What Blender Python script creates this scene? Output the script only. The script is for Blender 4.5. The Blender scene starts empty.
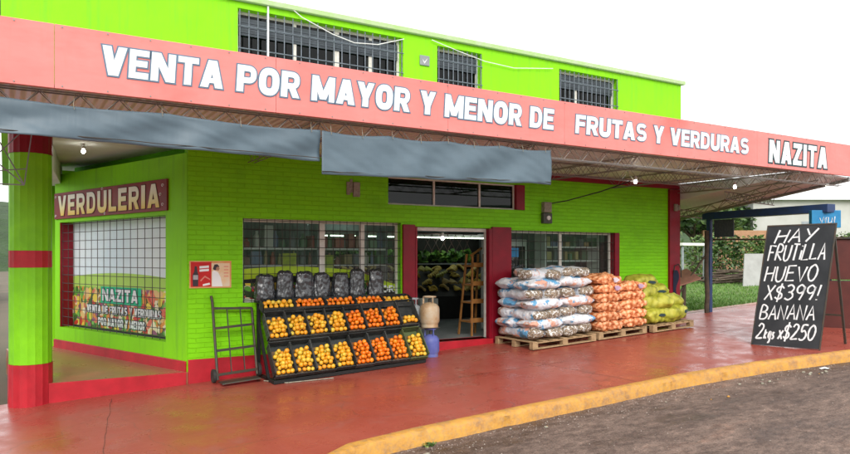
import bpy, bmesh, math, random
from mathutils import Vector, Matrix, noise
random.seed(11)
R = math.radians
scene = bpy.context.scene
COL = scene.collection
ORG = {}

# ------------------------------------------------------------------ helpers
class Fr:
    """A local frame: u along ux, v along uz, w outwards."""
    def __init__(s, o, ux=(1, 0, 0), uz=(0, 0, 1)):
        s.o = Vector(o); s.ux = Vector(ux).normalized(); s.uz = Vector(uz).normalized(); s.n = s.ux.cross(s.uz).normalized()
    def p(s, u, v, w=0.0):
        return s.o + s.ux * u + s.uz * v + s.n * w

class MB:
    def __init__(s):
        s.v = []; s.f = []; s.m = []
    def add(s, vs, fs, m=0):
        b = len(s.v); s.v.extend(Vector(q) for q in vs)
        for f in fs:
            s.f.append([b + i for i in f]); s.m.append(m)
        return s
    def quad(s, a, b, c, d, m=0):
        return s.add([a, b, c, d], [(0, 1, 2, 3)], m)
    def hexa(s, c, m=0):
        return s.add(c, [(0, 3, 2, 1), (4, 5, 6, 7), (0, 1, 5, 4), (1, 2, 6, 5), (2, 3, 7, 6), (3, 0, 4, 7)], m)
    def box(s, x0, x1, y0, y1, z0, z1, m=0):
        return s.hexa([(x0, y0, z0), (x1, y0, z0), (x1, y1, z0), (x0, y1, z0), (x0, y0, z1), (x1, y0, z1), (x1, y1, z1), (x0, y1, z1)], m)
    def fbox(s, fr, u0, u1, v0, v1, w0, w1, m=0):
        return s.hexa([fr.p(u0, v0, w1), fr.p(u1, v0, w1), fr.p(u1, v0, w0), fr.p(u0, v0, w0),
                       fr.p(u0, v1, w1), fr.p(u1, v1, w1), fr.p(u1, v1, w0), fr.p(u0, v1, w0)], m)
    def beam(s, p, q, w, h, up=(0, 0, 1), m=0):
        p = Vector(p); q = Vector(q); d = (q - p).normalized(); up = Vector(up)
        if abs(d.dot(up)) > .98: up = Vector((0, 1, 0))
        a = d.cross(up).normalized() * (w / 2); b = a.normalized().cross(d).normalized() * (h / 2)
        return s.hexa([p - a - b, p + a - b, q + a - b, q - a - b, p - a + b, p + a + b, q + a + b, q - a + b], m)
    def tube(s, pts, r, n=8, m=0, cap=True):
        pts = [Vector(p) for p in pts]; k = len(pts)
        rs = r if isinstance(r, (list, tuple)) else [r] * k
        vs = []; fs = []; prev = None
        for i, p in enumerate(pts):
            d = (pts[min(i + 1, k - 1)] - pts[max(i - 1, 0)]).normalized()
            if prev is None:
                ref = Vector((0, 0, 1)) if abs(d.z) < .9 else Vector((1, 0, 0))
                a = d.cross(ref).normalized()
            else:
                a = (prev - d * prev.dot(d)).normalized()
            prev = a; b = d.cross(a)
            for j in range(n):
                t = 2 * math.pi * j / n
                vs.append(p + a * (math.cos(t) * rs[i]) + b * (math.sin(t) * rs[i]))
        for i in range(k - 1):
            for j in range(n):
                j2 = (j + 1) % n
                fs.append((i * n + j, i * n + j2, (i + 1) * n + j2, (i + 1) * n + j))
        if cap:
            fs.append(tuple(range(n - 1, -1, -1))); fs.append(tuple((k - 1) * n + j for j in range(n)))
        return s.add(vs, fs, m)
    def lathe(s, prof, c=(0, 0, 0), n=20, m=0, flute=0.0):
        vs = []; fs = []; k = len(prof); c = Vector(c)
        for (r, z) in prof:
            for j in range(n):
                t = 2 * math.pi * j / n
                rr = r * (1 - (flute if j % 2 else 0))
                vs.append(c + Vector((math.cos(t) * rr, math.sin(t) * rr, z)))
        for i in range(k - 1):
            for j in range(n):
                j2 = (j + 1) % n
                fs.append((i * n + j, i * n + j2, (i + 1) * n + j2, (i + 1) * n + j))
        fs.append(tuple(range(n - 1, -1, -1))); fs.append(tuple((k - 1) * n + j for j in range(n)))
        return s.add(vs, fs, m)
    def ball(s, c, r, n=12, k=8, m=0):
        rx, ry, rz = r if isinstance(r, (tuple, list)) else (r, r, r)
        c = Vector(c); vs = [c + Vector((0, 0, -rz))]; fs = []
        for i in range(1, k):
            a = -math.pi / 2 + math.pi * i / k
            for j in range(n):
                t = 2 * math.pi * j / n
                vs.append(c + Vector((rx * math.cos(a) * math.cos(t), ry * math.cos(a) * math.sin(t), rz * math.sin(a))))
        vs.append(c + Vector((0, 0, rz))); top = len(vs) - 1
        for j in range(n):
            j2 = (j + 1) % n
            fs.append((0, 1 + j2, 1 + j)); fs.append((top, top - n + j, top - n + j2))
            for i in range(k - 2):
                a = 1 + i * n
                fs.append((a + j, a + j2, a + n + j2, a + n + j))
        return s.add(vs, fs, m)
    def wall(s, fr, u0, u1, v0, v1, th, holes=(), m=0, edges=True):
        us = sorted({u0, u1, *[h[0] for h in holes], *[h[1] for h in holes]})
        vv = sorted({v0, v1, *[h[2] for h in holes], *[h[3] for h in holes]})
        def inh(u, v): return any(h[0] < u < h[1] and h[2] < v < h[3] for h in holes)
        for a, b in zip(us, us[1:]):
            for c, d in zip(vv, vv[1:]):
                if inh((a + b) / 2, (c + d) / 2): continue
                s.quad(fr.p(a, c), fr.p(b, c), fr.p(b, d), fr.p(a, d), m)
                s.quad(fr.p(b, c, -th), fr.p(a, c, -th), fr.p(a, d, -th), fr.p(b, d, -th), m)
        rects = [(h[0], h[1], h[2], h[3], 1) for h in holes] + ([(u0, u1, v0, v1, 0)] if edges else [])
        for (a, b, c, d, hole) in rects:
            pts = [(a, c), (b, c), (b, d), (a, d)]
            for i in range(4):
                (p, q), (r_, t) = pts[i], pts[(i + 1) % 4]
                if hole: s.quad(fr.p(p, q), fr.p(r_, t), fr.p(r_, t, -th), fr.p(p, q, -th), m)
                else: s.quad(fr.p(r_, t), fr.p(p, q), fr.p(p, q, -th), fr.p(r_, t, -th), m)
        return s
    def build(s, name, mats, parent=None, smooth=None, bevel=0, loc=None, weld=False):
        if not isinstance(mats, (list, tuple)): mats = [mats]
        if parent is not None: base = ORG.get(parent.name_full, Vector())
        elif loc is not None: base = Vector(loc)
        else:
            xs = [q.x for q in s.v]; ys = [q.y for q in s.v]
            base = Vector(((min(xs) + max(xs)) / 2, (min(ys) + max(ys)) / 2, min(q.z for q in s.v)))
        me = bpy.data.meshes.new(name)
        me.from_pydata([q - base for q in s.v], [], s.f)
        for mt in mats: me.materials.append(mt)
        me.polygons.foreach_set('material_index', s.m)
        if weld:
            bm = bmesh.new(); bm.from_mesh(me); bmesh.ops.remove_doubles(bm, verts=bm.verts, dist=1e-4); bm.to_mesh(me); bm.free()
        if smooth is not None:
            me.polygons.foreach_set('use_smooth', [True] * len(me.polygons))
            if smooth < 180: me.set_sharp_from_angle(angle=R(smooth))
        me.update()
        o = bpy.data.objects.new(name, me); COL.objects.link(o)
        if parent is not None: o.parent = parent
        else: o.location = base
        ORG[o.name_full] = base
        if bevel:
            b = o.modifiers.new('bevel', 'BEVEL'); b.width = bevel; b.segments = 2; b.limit_method = 'ANGLE'; b.angle_limit = R(40)
            b.harden_normals = False
        return o

def tag(o, label=None, cat=None, group=None, kind=None):
    if label: o['label'] = label
    if cat: o['category'] = cat
    if group: o['group'] = group
    if kind: o['kind'] = kind
    return o
def thing(name, label, cat, loc=(0, 0, 0), group=None):
    o = bpy.data.objects.new(name, None); COL.objects.link(o); o.location = loc; o.empty_display_size = .1
    ORG[o.name_full] = Vector(loc)
    return tag(o, label, cat, group)
def copy_tree(o, label=None, group=None, parent=None):
    c = o.copy(); COL.objects.link(c)
    if parent is not None: c.parent = parent
    if label: c['label'] = label
    if group: c['group'] = group
    for ch in list(o.children): copy_tree(ch, parent=c)
    return c

LWID = {'I': .34, 'M': 1.22, 'N': 1.02, 'O': 1.0, 'E': .8, 'F': .78, 'L': .76, ' ': .42, 'A': 1.04, 'V': 1.0, 'Y': .98, 'T': .9, 'Z': .88}
def arc(cx, cy, rx, ry, a0, a1, n=10):
    # superelliptic bend, squarer than a circle like a heavy grotesque
    out = []
    for i in range(n + 1):
        a = math.radians(a0 + (a1 - a0) * i / n); c, q = math.cos(a), math.sin(a)
        out.append((cx + rx * math.copysign(abs(c) ** .78, c), cy + ry * math.copysign(abs(q) ** .78, q)))
    return out
def glyph_pieces(ch, W, H, t, b):
    """Heavy block capital in a W x H cell: convex polygons ('p', points) and bent strokes ('s', centreline, thickness, closed)."""
    P = []; h = t / 2; g = b / 2
    def rect(x0, x1, y0, y1): P.append(('p', [(x0, y0), (x1, y0), (x1, y1), (x0, y1)]))
    def diag(xb, xt, y0, y1, w): P.append(('p', [(xb - w, y0), (xb + w, y0), (xt + w, y1), (xt - w, y1)]))
    if ch in 'EF':
        rect(0, t, 0, H); rect(t * .9, W, H - b, H); rect(t * .9, W * .92, H * .52 - g, H * .52 + g)
        if ch == 'E': rect(t * .9, W, 0, b)
    elif ch == 'L': rect(0, t, 0, H); rect(t * .9, W, 0, b)
    elif ch == 'T': rect(0, W, H - b, H); rect(W / 2 - h, W / 2 + h, 0, H - b * .9)
    elif ch == 'I': rect(0, W, 0, H)
    elif ch == 'N': rect(0, t * .92, 0, H); rect(W - t * .92, W, 0, H); diag(W - h * 1.15, h * 1.15, 0, H, h * 1.1)
    elif ch == 'M':
        k = t * .88; rect(0, k, 0, H); rect(W - k, W, 0, H); diag(W / 2, k * .55, H * .08, H, h * .98); diag(W / 2, W - k * .55, H * .08, H, h * .98)
    elif ch == 'V': diag(W / 2 - h * .12, h * 1.08, 0, H, h * 1.04); diag(W / 2 + h * .12, W - h * 1.08, 0, H, h * 1.04)
    elif ch == 'A': diag(h * 1.08, W / 2 - h * .12, 0, H, h * 1.04); diag(W - h * 1.08, W / 2 + h * .12, 0, H, h * 1.04); rect(W * .24, W * .76, H * .17, H * .17 + b * .85)
    elif ch == 'Y': rect(W / 2 - h, W / 2 + h, 0, H * .48); diag(W / 2, h * 1.08, H * .36, H, h * 1.04); diag(W / 2, W - h * 1.08, H * .36, H, h * 1.04)
    elif ch == 'Z': rect(0, W, H - b, H); rect(0, W, 0, b); diag(h * 1.3, W - h * 1.3, b * .8, H - b * .8, h * 1.25)
    elif ch == 'O': P.append(('s', arc(W / 2, H / 2, W / 2 - h, H / 2 - g, 0, 360, 36)[:-1], t, True))
    elif ch == 'D': rect(0, t, 0, H); P.append(('s', [(t * .6, H - g), (W * .45, H - g)] + arc(W * .45, H / 2, W * .55 - h, H / 2 - g, 90, -90, 16)[1:-1] + [(W * .45, g), (t * .6, g)], b, False))
    elif ch in 'PR':
        rect(0, t, 0, H); m0 = H * .42; yc = (H - g + m0 + g * .2) / 2; ry = (H - g - m0 - g * .2) / 2
        P.append(('s', [(t * .6, yc + ry), (W * .52, yc + ry)] + arc(W * .52, yc, W * .48 - h, ry, 90, -90, 14)[1:-1] + [(W * .52, yc - ry), (t * .6, yc - ry)], b, False))
        if ch == 'R': diag(W - h * 1.08, W * .52, 0, m0 + g * .5, h * 1.06)
    elif ch == 'U': P.append(('s', [(h, H), (h, H * .4)] + arc(W / 2, H * .36, W / 2 - h, H * .36 - g, 180, 360, 16)[1:-1] + [(W - h, H * .4), (W - h, H)], t, False))
    elif ch == 'S':
        r = (H - b) / 4; c1 = H - g - r; c2 = g + r; rx = W / 2 - h
        P.append(('s', arc(W / 2, c1, rx, r, 25, 180, 12) + arc(W / 2, c1, rx, r, 180, 262, 6)[1:] + arc(W / 2, c2, rx, r, 82, 0, 6) + arc(W / 2, c2, rx, r, 0, -155, 12)[1:], b, False))
    return P
def grow(poly, o):
    n = len(poly); A = sum(poly[i][0] * poly[(i + 1) % n][1] - poly[(i + 1) % n][0] * poly[i][1] for i in range(n))
    if A < 0: poly = poly[::-1]
    L_ = []
    for i in range(n):
        (x0, y0), (x1, y1) = poly[i], poly[(i + 1) % n]; dx, dy = x1 - x0, y1 - y0; l = math.hypot(dx, dy) or 1
        L_.append((x0 + dy / l * o, y0 - dx / l * o, dx, dy))
    out = []
    for i in range(n):
        x1, y1, dx1, dy1 = L_[i - 1]; x2, y2, dx2, dy2 = L_[i]; den = dx1 * dy2 - dy1 * dx2
        t = ((x2 - x1) * dy2 - (y2 - y1) * dx2) / den if abs(den) > 1e-12 else 0
        out.append((x1 + dx1 * t, y1 + dy1 * t))
    return out
def text(mb, body, fr, u0, u1, v0, v1, w=0.0, depth=.003, bold=.05, outline=None, m=0, m2=1, shear=0.0, gap=.12):
    """Heavy block capitals filling the rectangle; outline = width of a darker edge behind them, in letter heights."""
    H = v1 - v0; tot = sum(LWID.get(c, .95) for c in body) + gap * (len(body) - 1); k = (u1 - u0) / tot; u = u0
    zc = [0]
    def prism(poly, ww, mm):
        zc[0] += 1; ww += (zc[0] % 6) * .00015; n = len(poly)
        q = [(u + x + shear * y, v0 + y) for x, y in poly]
        mb.add([fr.p(x, y, ww) for x, y in q] + [fr.p(x, y, ww + depth) for x, y in q], [tuple(range(n - 1, -1, -1)), tuple(range(n, 2 * n))] + [(i, (i + 1) % n, n + (i + 1) % n, n + i) for i in range(n)], mm)
    for ch in body:
        wd = LWID.get(ch, .95) * k; t = min(.27 * H, wd * .34) if ch != 'I' else wd
        for layer in ((0, 1) if outline else (0,)):
            o = outline * H if layer else 0; ww = w + (.004 if outline and not layer else 0); mm = m2 if layer else m
            for pc in glyph_pieces(ch, wd, H, t, .215 * H) if ch != ' ' else ():
                if pc[0] == 'p': prism(grow(pc[1], o), ww, mm); continue
                pts, th, closed = pc[1], pc[2] + 2 * o, pc[3]; n = len(pts)
                if o and not closed:
                    def ext(a, b_):
                        l = math.hypot(a[0] - b_[0], a[1] - b_[1]) or 1; return (a[0] + (a[0] - b_[0]) / l * o, a[1] + (a[1] - b_[1]) / l * o)
                    pts = [ext(pts[0], pts[1])] + list(pts[1:-1]) + [ext(pts[-1], pts[-2])]
                Ls = []; Rs = []
                for i, (x, y) in enumerate(pts):
                    a = pts[i - 1] if (closed or i) else pts[0]; b_ = pts[(i + 1) % n] if (closed or i < n - 1) else pts[-1]
                    dx, dy = b_[0] - a[0], b_[1] - a[1]; l = math.hypot(dx, dy) or 1
                    Ls.append((x - dy / l * th / 2, y + dx / l * th / 2)); Rs.append((x + dy / l * th / 2, y - dx / l * th / 2))
                zc[0] += 1; w3 = ww + (zc[0] % 6) * .00015; fp = lambda p, d_: fr.p(u + p[0] + shear * p[1], v0 + p[1], w3 + d_)
                for i in range(n if closed else n - 1):
                    i2 = (i + 1) % n
                    mb.quad(fp(Rs[i], depth), fp(Rs[i2], depth), fp(Ls[i2], depth), fp(Ls[i], depth), mm)
                    mb.quad(fp(Rs[i2], 0), fp(Rs[i], 0), fp(Rs[i], depth), fp(Rs[i2], depth), mm); mb.quad(fp(Ls[i], 0), fp(Ls[i2], 0), fp(Ls[i2], depth), fp(Ls[i], depth), mm)
        u += wd + gap * k

# ------------------------------------------------------------------ materials
def nm(name):
    m = bpy.data.materials.new(name); m.use_nodes = True
    nt = m.node_tree; b = nt.nodes['Principled BSDF']
    return m, nt, b
def N(nt, t, **kw):
    n = nt.nodes.new(t)
    for k, v in kw.items():
        if k.startswith('i_'): n.inputs[k[2:].replace('_', ' ')].default_value = v
        else: setattr(n, k, v)
    return n
def c4(c): return (c[0], c[1], c[2], 1)
def ramp(nt, fac, stops, interp='LINEAR'):
    r = N(nt, 'ShaderNodeValToRGB'); r.color_ramp.interpolation = interp
    e = r.color_ramp.elements
    while len(e) < len(stops): e.new(.5)
    for el, (p, c) in zip(e, stops): el.position = p; el.color = c4(c)
    nt.links.new(fac, r.inputs[0]); return r.outputs[0]
def mixc(nt, fac, a, b, mode='MIX'):
    x = N(nt, 'ShaderNodeMix', data_type='RGBA', blend_type=mode)
    for s, v in ((0, fac), (6, a), (7, b)):
        if hasattr(v, 'is_output'): nt.links.new(v, x.inputs[s])
        else: x.inputs[s].default_value = v if s == 0 else c4(v)
    return x.outputs[2]
def coords(nt, kind='Object', scale=(1, 1, 1), rot=(0, 0, 0)):
    t = N(nt, 'ShaderNodeTexCoord'); mp = N(nt, 'ShaderNodeMapping'); mp.inputs['Scale'].default_value = scale; mp.inputs['Rotation'].default_value = rot
    nt.links.new(t.outputs[kind], mp.inputs[0]); return mp.outputs[0]
def noi(nt, vec, scale, detail=4, rough=.55):
    n = N(nt, 'ShaderNodeTexNoise'); n.inputs['Scale'].default_value = scale; n.inputs['Detail'].default_value = detail; n.inputs['Roughness'].default_value = rough
    nt.links.new(vec, n.inputs['Vector']); return n.outputs['Fac']
def bump(nt, b, h, strength=.3, dist=.01, prev=None):
    n = N(nt, 'ShaderNodeBump'); n.inputs['Strength'].default_value = strength; n.inputs['Distance'].default_value = dist
    nt.links.new(h, n.inputs['Height'])
    if prev: nt.links.new(prev, n.inputs['Normal'])
    nt.links.new(n.outputs[0], b.inputs['Normal']); return n.outputs[0]
def mat(name, c, c2=None, rough=.6, scale=6, bs=.0, bd=.01, bscale=40, metal=0, spec=.3, obj_rand=0, rrough=None):
    m, nt, b = nm(name)
    v = coords(nt); f = noi(nt, v, scale)
    f = ramp(nt, f, [(.35, (0, 0, 0)), (.68, (1, 1, 1))])
    c2 = c2 or tuple(x * .8 for x in c)
    col = mixc(nt, f, c, c2)
    if obj_rand:
        oi = N(nt, 'ShaderNodeObjectInfo'); hs = N(nt, 'ShaderNodeHueSaturation')
        mr = N(nt, 'ShaderNodeMapRange'); mr.inputs[3].default_value = 1 - obj_rand; mr.inputs[4].default_value = 1 + obj_rand
        nt.links.new(oi.outputs['Random'], mr.inputs[0]); nt.links.new(mr.outputs[0], hs.inputs['Value']); nt.links.new(col, hs.inputs['Color']); col = hs.outputs[0]
    nt.links.new(col, b.inputs['Base Color'])
    if rrough:
        mr = N(nt, 'ShaderNodeMapRange'); mr.inputs[3].default_value = rrough[0]; mr.inputs[4].default_value = rrough[1]
        nt.links.new(noi(nt, v, scale * .7), mr.inputs[0]); nt.links.new(mr.outputs[0], b.inputs['Roughness'])
    else: b.inputs['Roughness'].default_value = rough
    b.inputs['Metallic'].default_value = metal; b.inputs['Specular IOR Level'].default_value = spec
    if bs: bump(nt, b, noi(nt, v, bscale), bs, bd)
    return m
def brick_mat(name, c, c2, bw=.25, bh=.075, strength=.6, dirt=(.1, .16, .02)):
    """Painted brickwork; courses run along x and z of the object."""
    m, nt, b = nm(name)
    t = N(nt, 'ShaderNodeTexCoord'); sx = N(nt, 'ShaderNodeSeparateXYZ'); cx = N(nt, 'ShaderNodeCombineXYZ')
    nt.links.new(t.outputs['Object'], sx.inputs[0]); nt.links.new(sx.outputs[0], cx.inputs[0]); nt.links.new(sx.outputs[2], cx.inputs[1])
    br = N(nt, 'ShaderNodeTexBrick'); br.inputs['Scale'].default_value = 1; br.inputs['Brick Width'].default_value = bw; br.inputs['Row Height'].default_value = bh
    br.inputs['Mortar Size'].default_value = .009; br.inputs['Mortar Smooth'].default_value = .6
    br.inputs['Color1'].default_value = c4(c); br.inputs['Color2'].default_value = c4(c2); br.inputs['Mortar'].default_value = c4(tuple(x * .86 for x in c))
    nt.links.new(cx.outputs[0], br.inputs['Vector'])
    f = ramp(nt, noi(nt, t.outputs['Object'], 1.7, 6), [(.52, (0, 0, 0)), (.8, (1, 1, 1))])
    col = mixc(nt, f, br.outputs[0], tuple(x * .75 for x in c2))
    nt.links.new(col, b.inputs['Base Color']); b.inputs['Roughness'].default_value = .5; b.inputs['Specular IOR Level'].default_value = .2
    inv = N(nt, 'ShaderNodeMath', operation='SUBTRACT'); inv.inputs[0].default_value = 1; nt.links.new(br.outputs['Fac'], inv.inputs[1])
    p = bump(nt, b, inv.outputs[0], strength, .012); bump(nt, b, noi(nt, t.outputs['Object'], 38), .25, .006, p)
    return m
def emit(name, c, s):
    m, nt, b = nm(name); b.inputs['Base Color'].default_value = c4(c); b.inputs['Emission Color'].default_value = c4(c); b.inputs['Emission Strength'].default_value = s
    return m
def glass_mat(name, tint=(.75, .85, .82), ior=1.5, add=.05):
    m, nt, b = nm(name); nt.nodes.remove(b)
    tr = N(nt, 'ShaderNodeBsdfTransparent'); tr.inputs[0].default_value = c4(tint)
    gl = N(nt, 'ShaderNodeBsdfGlossy'); gl.inputs['Roughness'].default_value = .015; gl.inputs[0].default_value = (1, 1, 1, 1)
    fr = N(nt, 'ShaderNodeFresnel'); fr.inputs[0].default_value = ior
    ad = N(nt, 'ShaderNodeMath', operation='ADD'); ad.inputs[1].default_value = add
    mx = N(nt, 'ShaderNodeMixShader'); nt.links.new(fr.outputs[0], ad.inputs[0]); nt.links.new(ad.outputs[0], mx.inputs[0])
    nt.links.new(tr.outputs[0], mx.inputs[1]); nt.links.new(gl.outputs[0], mx.inputs[2])
    nt.links.new(mx.outputs[0], nt.nodes['Material Output'].inputs[0]); return m
def island_mat(name, stops, rough=.6, trans=0, interp='CONSTANT', use='island'):
    m, nt, b = nm(name)
    if use == 'island': g = N(nt, 'ShaderNodeNewGeometry').outputs['Random Per Island']
    else: g = N(nt, 'ShaderNodeObjectInfo').outputs['Random']
    col = ramp(nt, g, stops, interp); nt.links.new(col, b.inputs['Base Color']); b.inputs['Roughness'].default_value = rough
    if trans:
        b.inputs['Subsurface Weight'].default_value = 0
    return m

M = {}
GREEN = (.215, .66, .004); GREEN2 = (.19, .60, .005)
M['green_brick'] = brick_mat('green_painted_brick', GREEN, GREEN2)
def plaster_mat():
    m, nt, b = nm('green_plaster'); v = coords(nt)
    col = ramp(nt, noi(nt, v, .9, 6, .6), [(.3, (.235, .66, .006)), (.55, (.21, .60, .005)), (.8, (.185, .52, .008))])
    st = ramp(nt, noi(nt, coords(nt, scale=(7, 7, .5)), 1.3, 7, .7), [(.52, (0, 0, 0)), (.75, (1, 1, 1))]); mm = N(nt, 'ShaderNodeMath', operation='MULTIPLY'); mm.inputs[1].default_value = .5; nt.links.new(st, mm.inputs[0])
    col = mixc(nt, mm.outputs[0], col, (.10, .30, .03)); nt.links.new(col, b.inputs['Base Color']); b.inputs['Roughness'].default_value = .6; b.inputs['Specular IOR Level'].default_value = .2
    p = bump(nt, b, noi(nt, v, 1.5, 3), .5, .03); bump(nt, b, noi(nt, v, 60), .25, .008, p); return m
M['green_plaster'] = plaster_mat()
M['green_dark'] = mat('green_recess_plaster', (.13, .52, .008), (.11, .45, .008), rough=.6, scale=2, bs=.15)
M['green_tile'] = mat('green_column_paint', (.22, .65, .006), (.17, .53, .008), rough=.45, scale=3, bs=.2, bscale=50)
M['red'] = mat('red_plinth_paint', (.46, .018, .03), (.34, .014, .022), rough=.4, scale=4, bs=.2, bscale=60)
M['maroon'] = mat('maroon_paint', (.24, .006, .018), (.18, .006, .016), rough=.4, scale=4, bs=.1)
M['white_paint'] = mat('white_paint', (.75, .75, .72), (.66, .66, .62), rough=.5, scale=3)
M['ceiling'] = mat('ceiling_paint', (.72, .74, .68), (.6, .62, .56), rough=.8, scale=2)
M['white_frame'] = mat('white_window_frame', (.7, .68, .62), (.55, .53, .47), rough=.4, scale=8)
M['grille'] = mat('dark_grille_metal', (.03, .035, .035), (.06, .045, .035), rough=.5, scale=20)
M['grey_bars'] = mat('grey_bar_paint', (.3, .33, .36), (.22, .24, .26), rough=.45, scale=9)
M['bars_dark'] = mat('slate_bar_paint', (.15, .18, .21), (.1, .12, .14), rough=.45, scale=9)
M['shutter'] = mat('dark_shutter', (.07, .085, .10), (.05, .06, .07), rough=.5)
M['dark_metal'] = mat('dark_steel', (.05, .055, .05), (.09, .06, .04), rough=.5, scale=14, metal=.3)
M['truss'] = mat('truss_steel', (.24, .25, .25), (.26, .23, .2), rough=.5, scale=8, metal=.4)
M['glass'] = glass_mat('window_glass')
M['dark_glass'] = glass_mat('transom_glass', (.07, .14, .12), 1.32, 0.0)
M['black_plastic'] = mat('black_crate_plastic', (.03, .034, .034), (.055, .058, .055), rough=.45, scale=12, bs=.2, bscale=80, obj_rand=.35)
M['green_crate'] = mat('olive_crate_plastic', (.10, .13, .05), (.07, .09, .04), rough=.5, scale=12)
M['wood'] = mat('pallet_wood', (.42, .29, .16), (.26, .17, .09), rough=.75, scale=9, bs=.3, bscale=50)
M['rack_wood'] = mat('orange_rack_wood', (.4, .18, .05), (.28, .12, .035), rough=.5, scale=8, bs=.15)
M['post_wood'] = mat('weathered_post_wood', (.06, .045, .035), (.11, .08, .06), rough=.85, scale=7, bs=.5)
M['lamp'] = emit('lamp_glow', (1, .97, .9), 22)
M['tube'] = emit('tube_glow', (.9, 1, .92), 9)
M['bulb_body'] = mat('lamp_socket_plastic', (.6, .6, .58), rough=.4)
M['rubber'] = mat('black_rubber', (.02, .02, .02), (.04, .038, .035), rough=.8)
M['dark_blue'] = mat('dark_blue_steel', (.025, .055, .16), (.03, .05, .11), rough=.4, scale=6)
M['sign_blue'] = mat('blue_sign_paint', (.02, .17, .36), (.03, .22, .42), rough=.35)
M['letter_white'] = mat('letter_white', (.8, .82, .82), (.72, .74, .76), rough=.5, scale=3)
M['letter_line'] = mat('letter_outline', (.12, .19, .27), (.10, .16, .23), rough=.5)
M['letter_dark'] = mat('letter_dark_outline', (.03, .06, .07), rough=.5)
M['box_grey'] = mat('meter_box_grey', (.32, .30, .24), (.2, .18, .13), rough=.6, scale=20)
M['cloth_dark'] = mat('dark_cloth', (.02, .025, .05), rough=.9)

# fascia banner: sun-faded vinyl, seams
def banner_mat():
    m, nt, b = nm('salmon_banner_vinyl'); v = coords(nt)
    f = noi(nt, v, .5, 5, .6); col = ramp(nt, f, [(.3, (.66, .185, .165)), (.55, (.72, .235, .215)), (.8, (.62, .14, .12))])
    v2 = coords(nt, scale=(6, 6, .7)); st = ramp(nt, noi(nt, v2, 1.6, 6, .65), [(.56, (0, 0, 0)), (.78, (1, 1, 1))])
    mm = N(nt, 'ShaderNodeMath', operation='MULTIPLY'); mm.inputs[1].default_value = .3; nt.links.new(st, mm.inputs[0])
    col = mixc(nt, mm.outputs[0], col, (.47, .18, .14)); nt.links.new(col, b.inputs['Base Color']); b.inputs['Roughness'].default_value = .5; b.inputs['Specular IOR Level'].default_value = .2
    bump(nt, b, noi(nt, coords(nt, scale=(1, 1, 2.2)), 1.4, 3), .5, .03); return m
M['banner'] = banner_mat()
def tarp_mat():
    m, nt, b = nm('blue_grey_tarpaulin'); v = coords(nt, scale=(1, 1, 3))
    col = ramp(nt, noi(nt, v, 1.6, 6, .6), [(.3, (.074, .112, .14)), (.55, (.084, .126, .157)), (.8, (.098, .142, .174))])
    nt.links.new(col, b.inputs['Base Color']); b.inputs['Roughness'].default_value = .5
    p = bump(nt, b, noi(nt, coords(nt, scale=(.5, 1, 5), rot=(0, R(18), 0)), 1.6, 2, .4), .3, .012); bump(nt, b, noi(nt, coords(nt, scale=(3.5, 1, .35), rot=(0, R(-12), 0)), 1.8, 3, .5), .35, .025, p); return m
M['tarp'] = tarp_mat()
def sidewalk_mat():
    m, nt, b = nm('red_painted_concrete'); v = coords(nt)
    big = noi(nt, v, .55, 6, .6); fine = noi(nt, v, 9, 6, .7); mid = noi(nt, v, 2.4, 6, .65)
    col = ramp(nt, big, [(.3, (.28, .052, .034)), (.55, (.325, .068, .046)), (.75, (.36, .10, .07))])
    w = ramp(nt, mid, [(.56, (0, 0, 0)), (.72, (1, 1, 1))]); mw = N(nt, 'ShaderNodeMath', operation='MULTIPLY'); mw.inputs[1].default_value = .55; nt.links.new(w, mw.inputs[0])
    col = mixc(nt, mw.outputs[0], col, (.26, .095, .07))
    sp = ramp(nt, fine, [(.64, (0, 0, 0)), (.75, (1, 1, 1))]); ms = N(nt, 'ShaderNodeMath', operation='MULTIPLY'); ms.inputs[1].default_value = .4; nt.links.new(sp, ms.inputs[0])
    col = mixc(nt, ms.outputs[0], col, (.15, .05, .035))
    # hairline cracks
    vo = N(nt, 'ShaderNodeTexVoronoi', feature='DISTANCE_TO_EDGE'); vo.inputs['Scale'].default_value = .42
    wv = N(nt, 'ShaderNodeVectorMath', operation='ADD'); nz = N(nt, 'ShaderNodeTexNoise'); nz.inputs['Scale'].default_value = 1.2; nz.inputs['Detail'].default_value = 6
    nt.links.new(v, nz.inputs['Vector']); nt.links.new(v, wv.inputs[0]); nt.links.new(nz.outputs['Color'], wv.inputs[1]); nt.links.new(wv.outputs[0], vo.inputs['Vector'])
    cr = ramp(nt, vo.outputs['Distance'], [(.0015, (1, 1, 1)), (.005, (0, 0, 0))])
    mc = N(nt, 'ShaderNodeMath', operation='MULTIPLY'); mc.inputs[1].default_value = .45; nt.links.new(cr, mc.inputs[0])
    col = mixc(nt, mc.outputs[0], col, (.10, .05, .04)); nt.links.new(col, b.inputs['Base Color'])
    mr = N(nt, 'ShaderNodeMapRange'); mr.inputs[1].default_value = .35; mr.inputs[2].default_value = .68; mr.inputs[3].default_value = .2; mr.inputs[4].default_value = .5
    nt.links.new(mid, mr.inputs[0]); nt.links.new(mr.outputs[0], b.inputs['Roughness'])
    bump(nt, b, fine, .2, .006); return m
M['sidewalk'] = sidewalk_mat()
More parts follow.
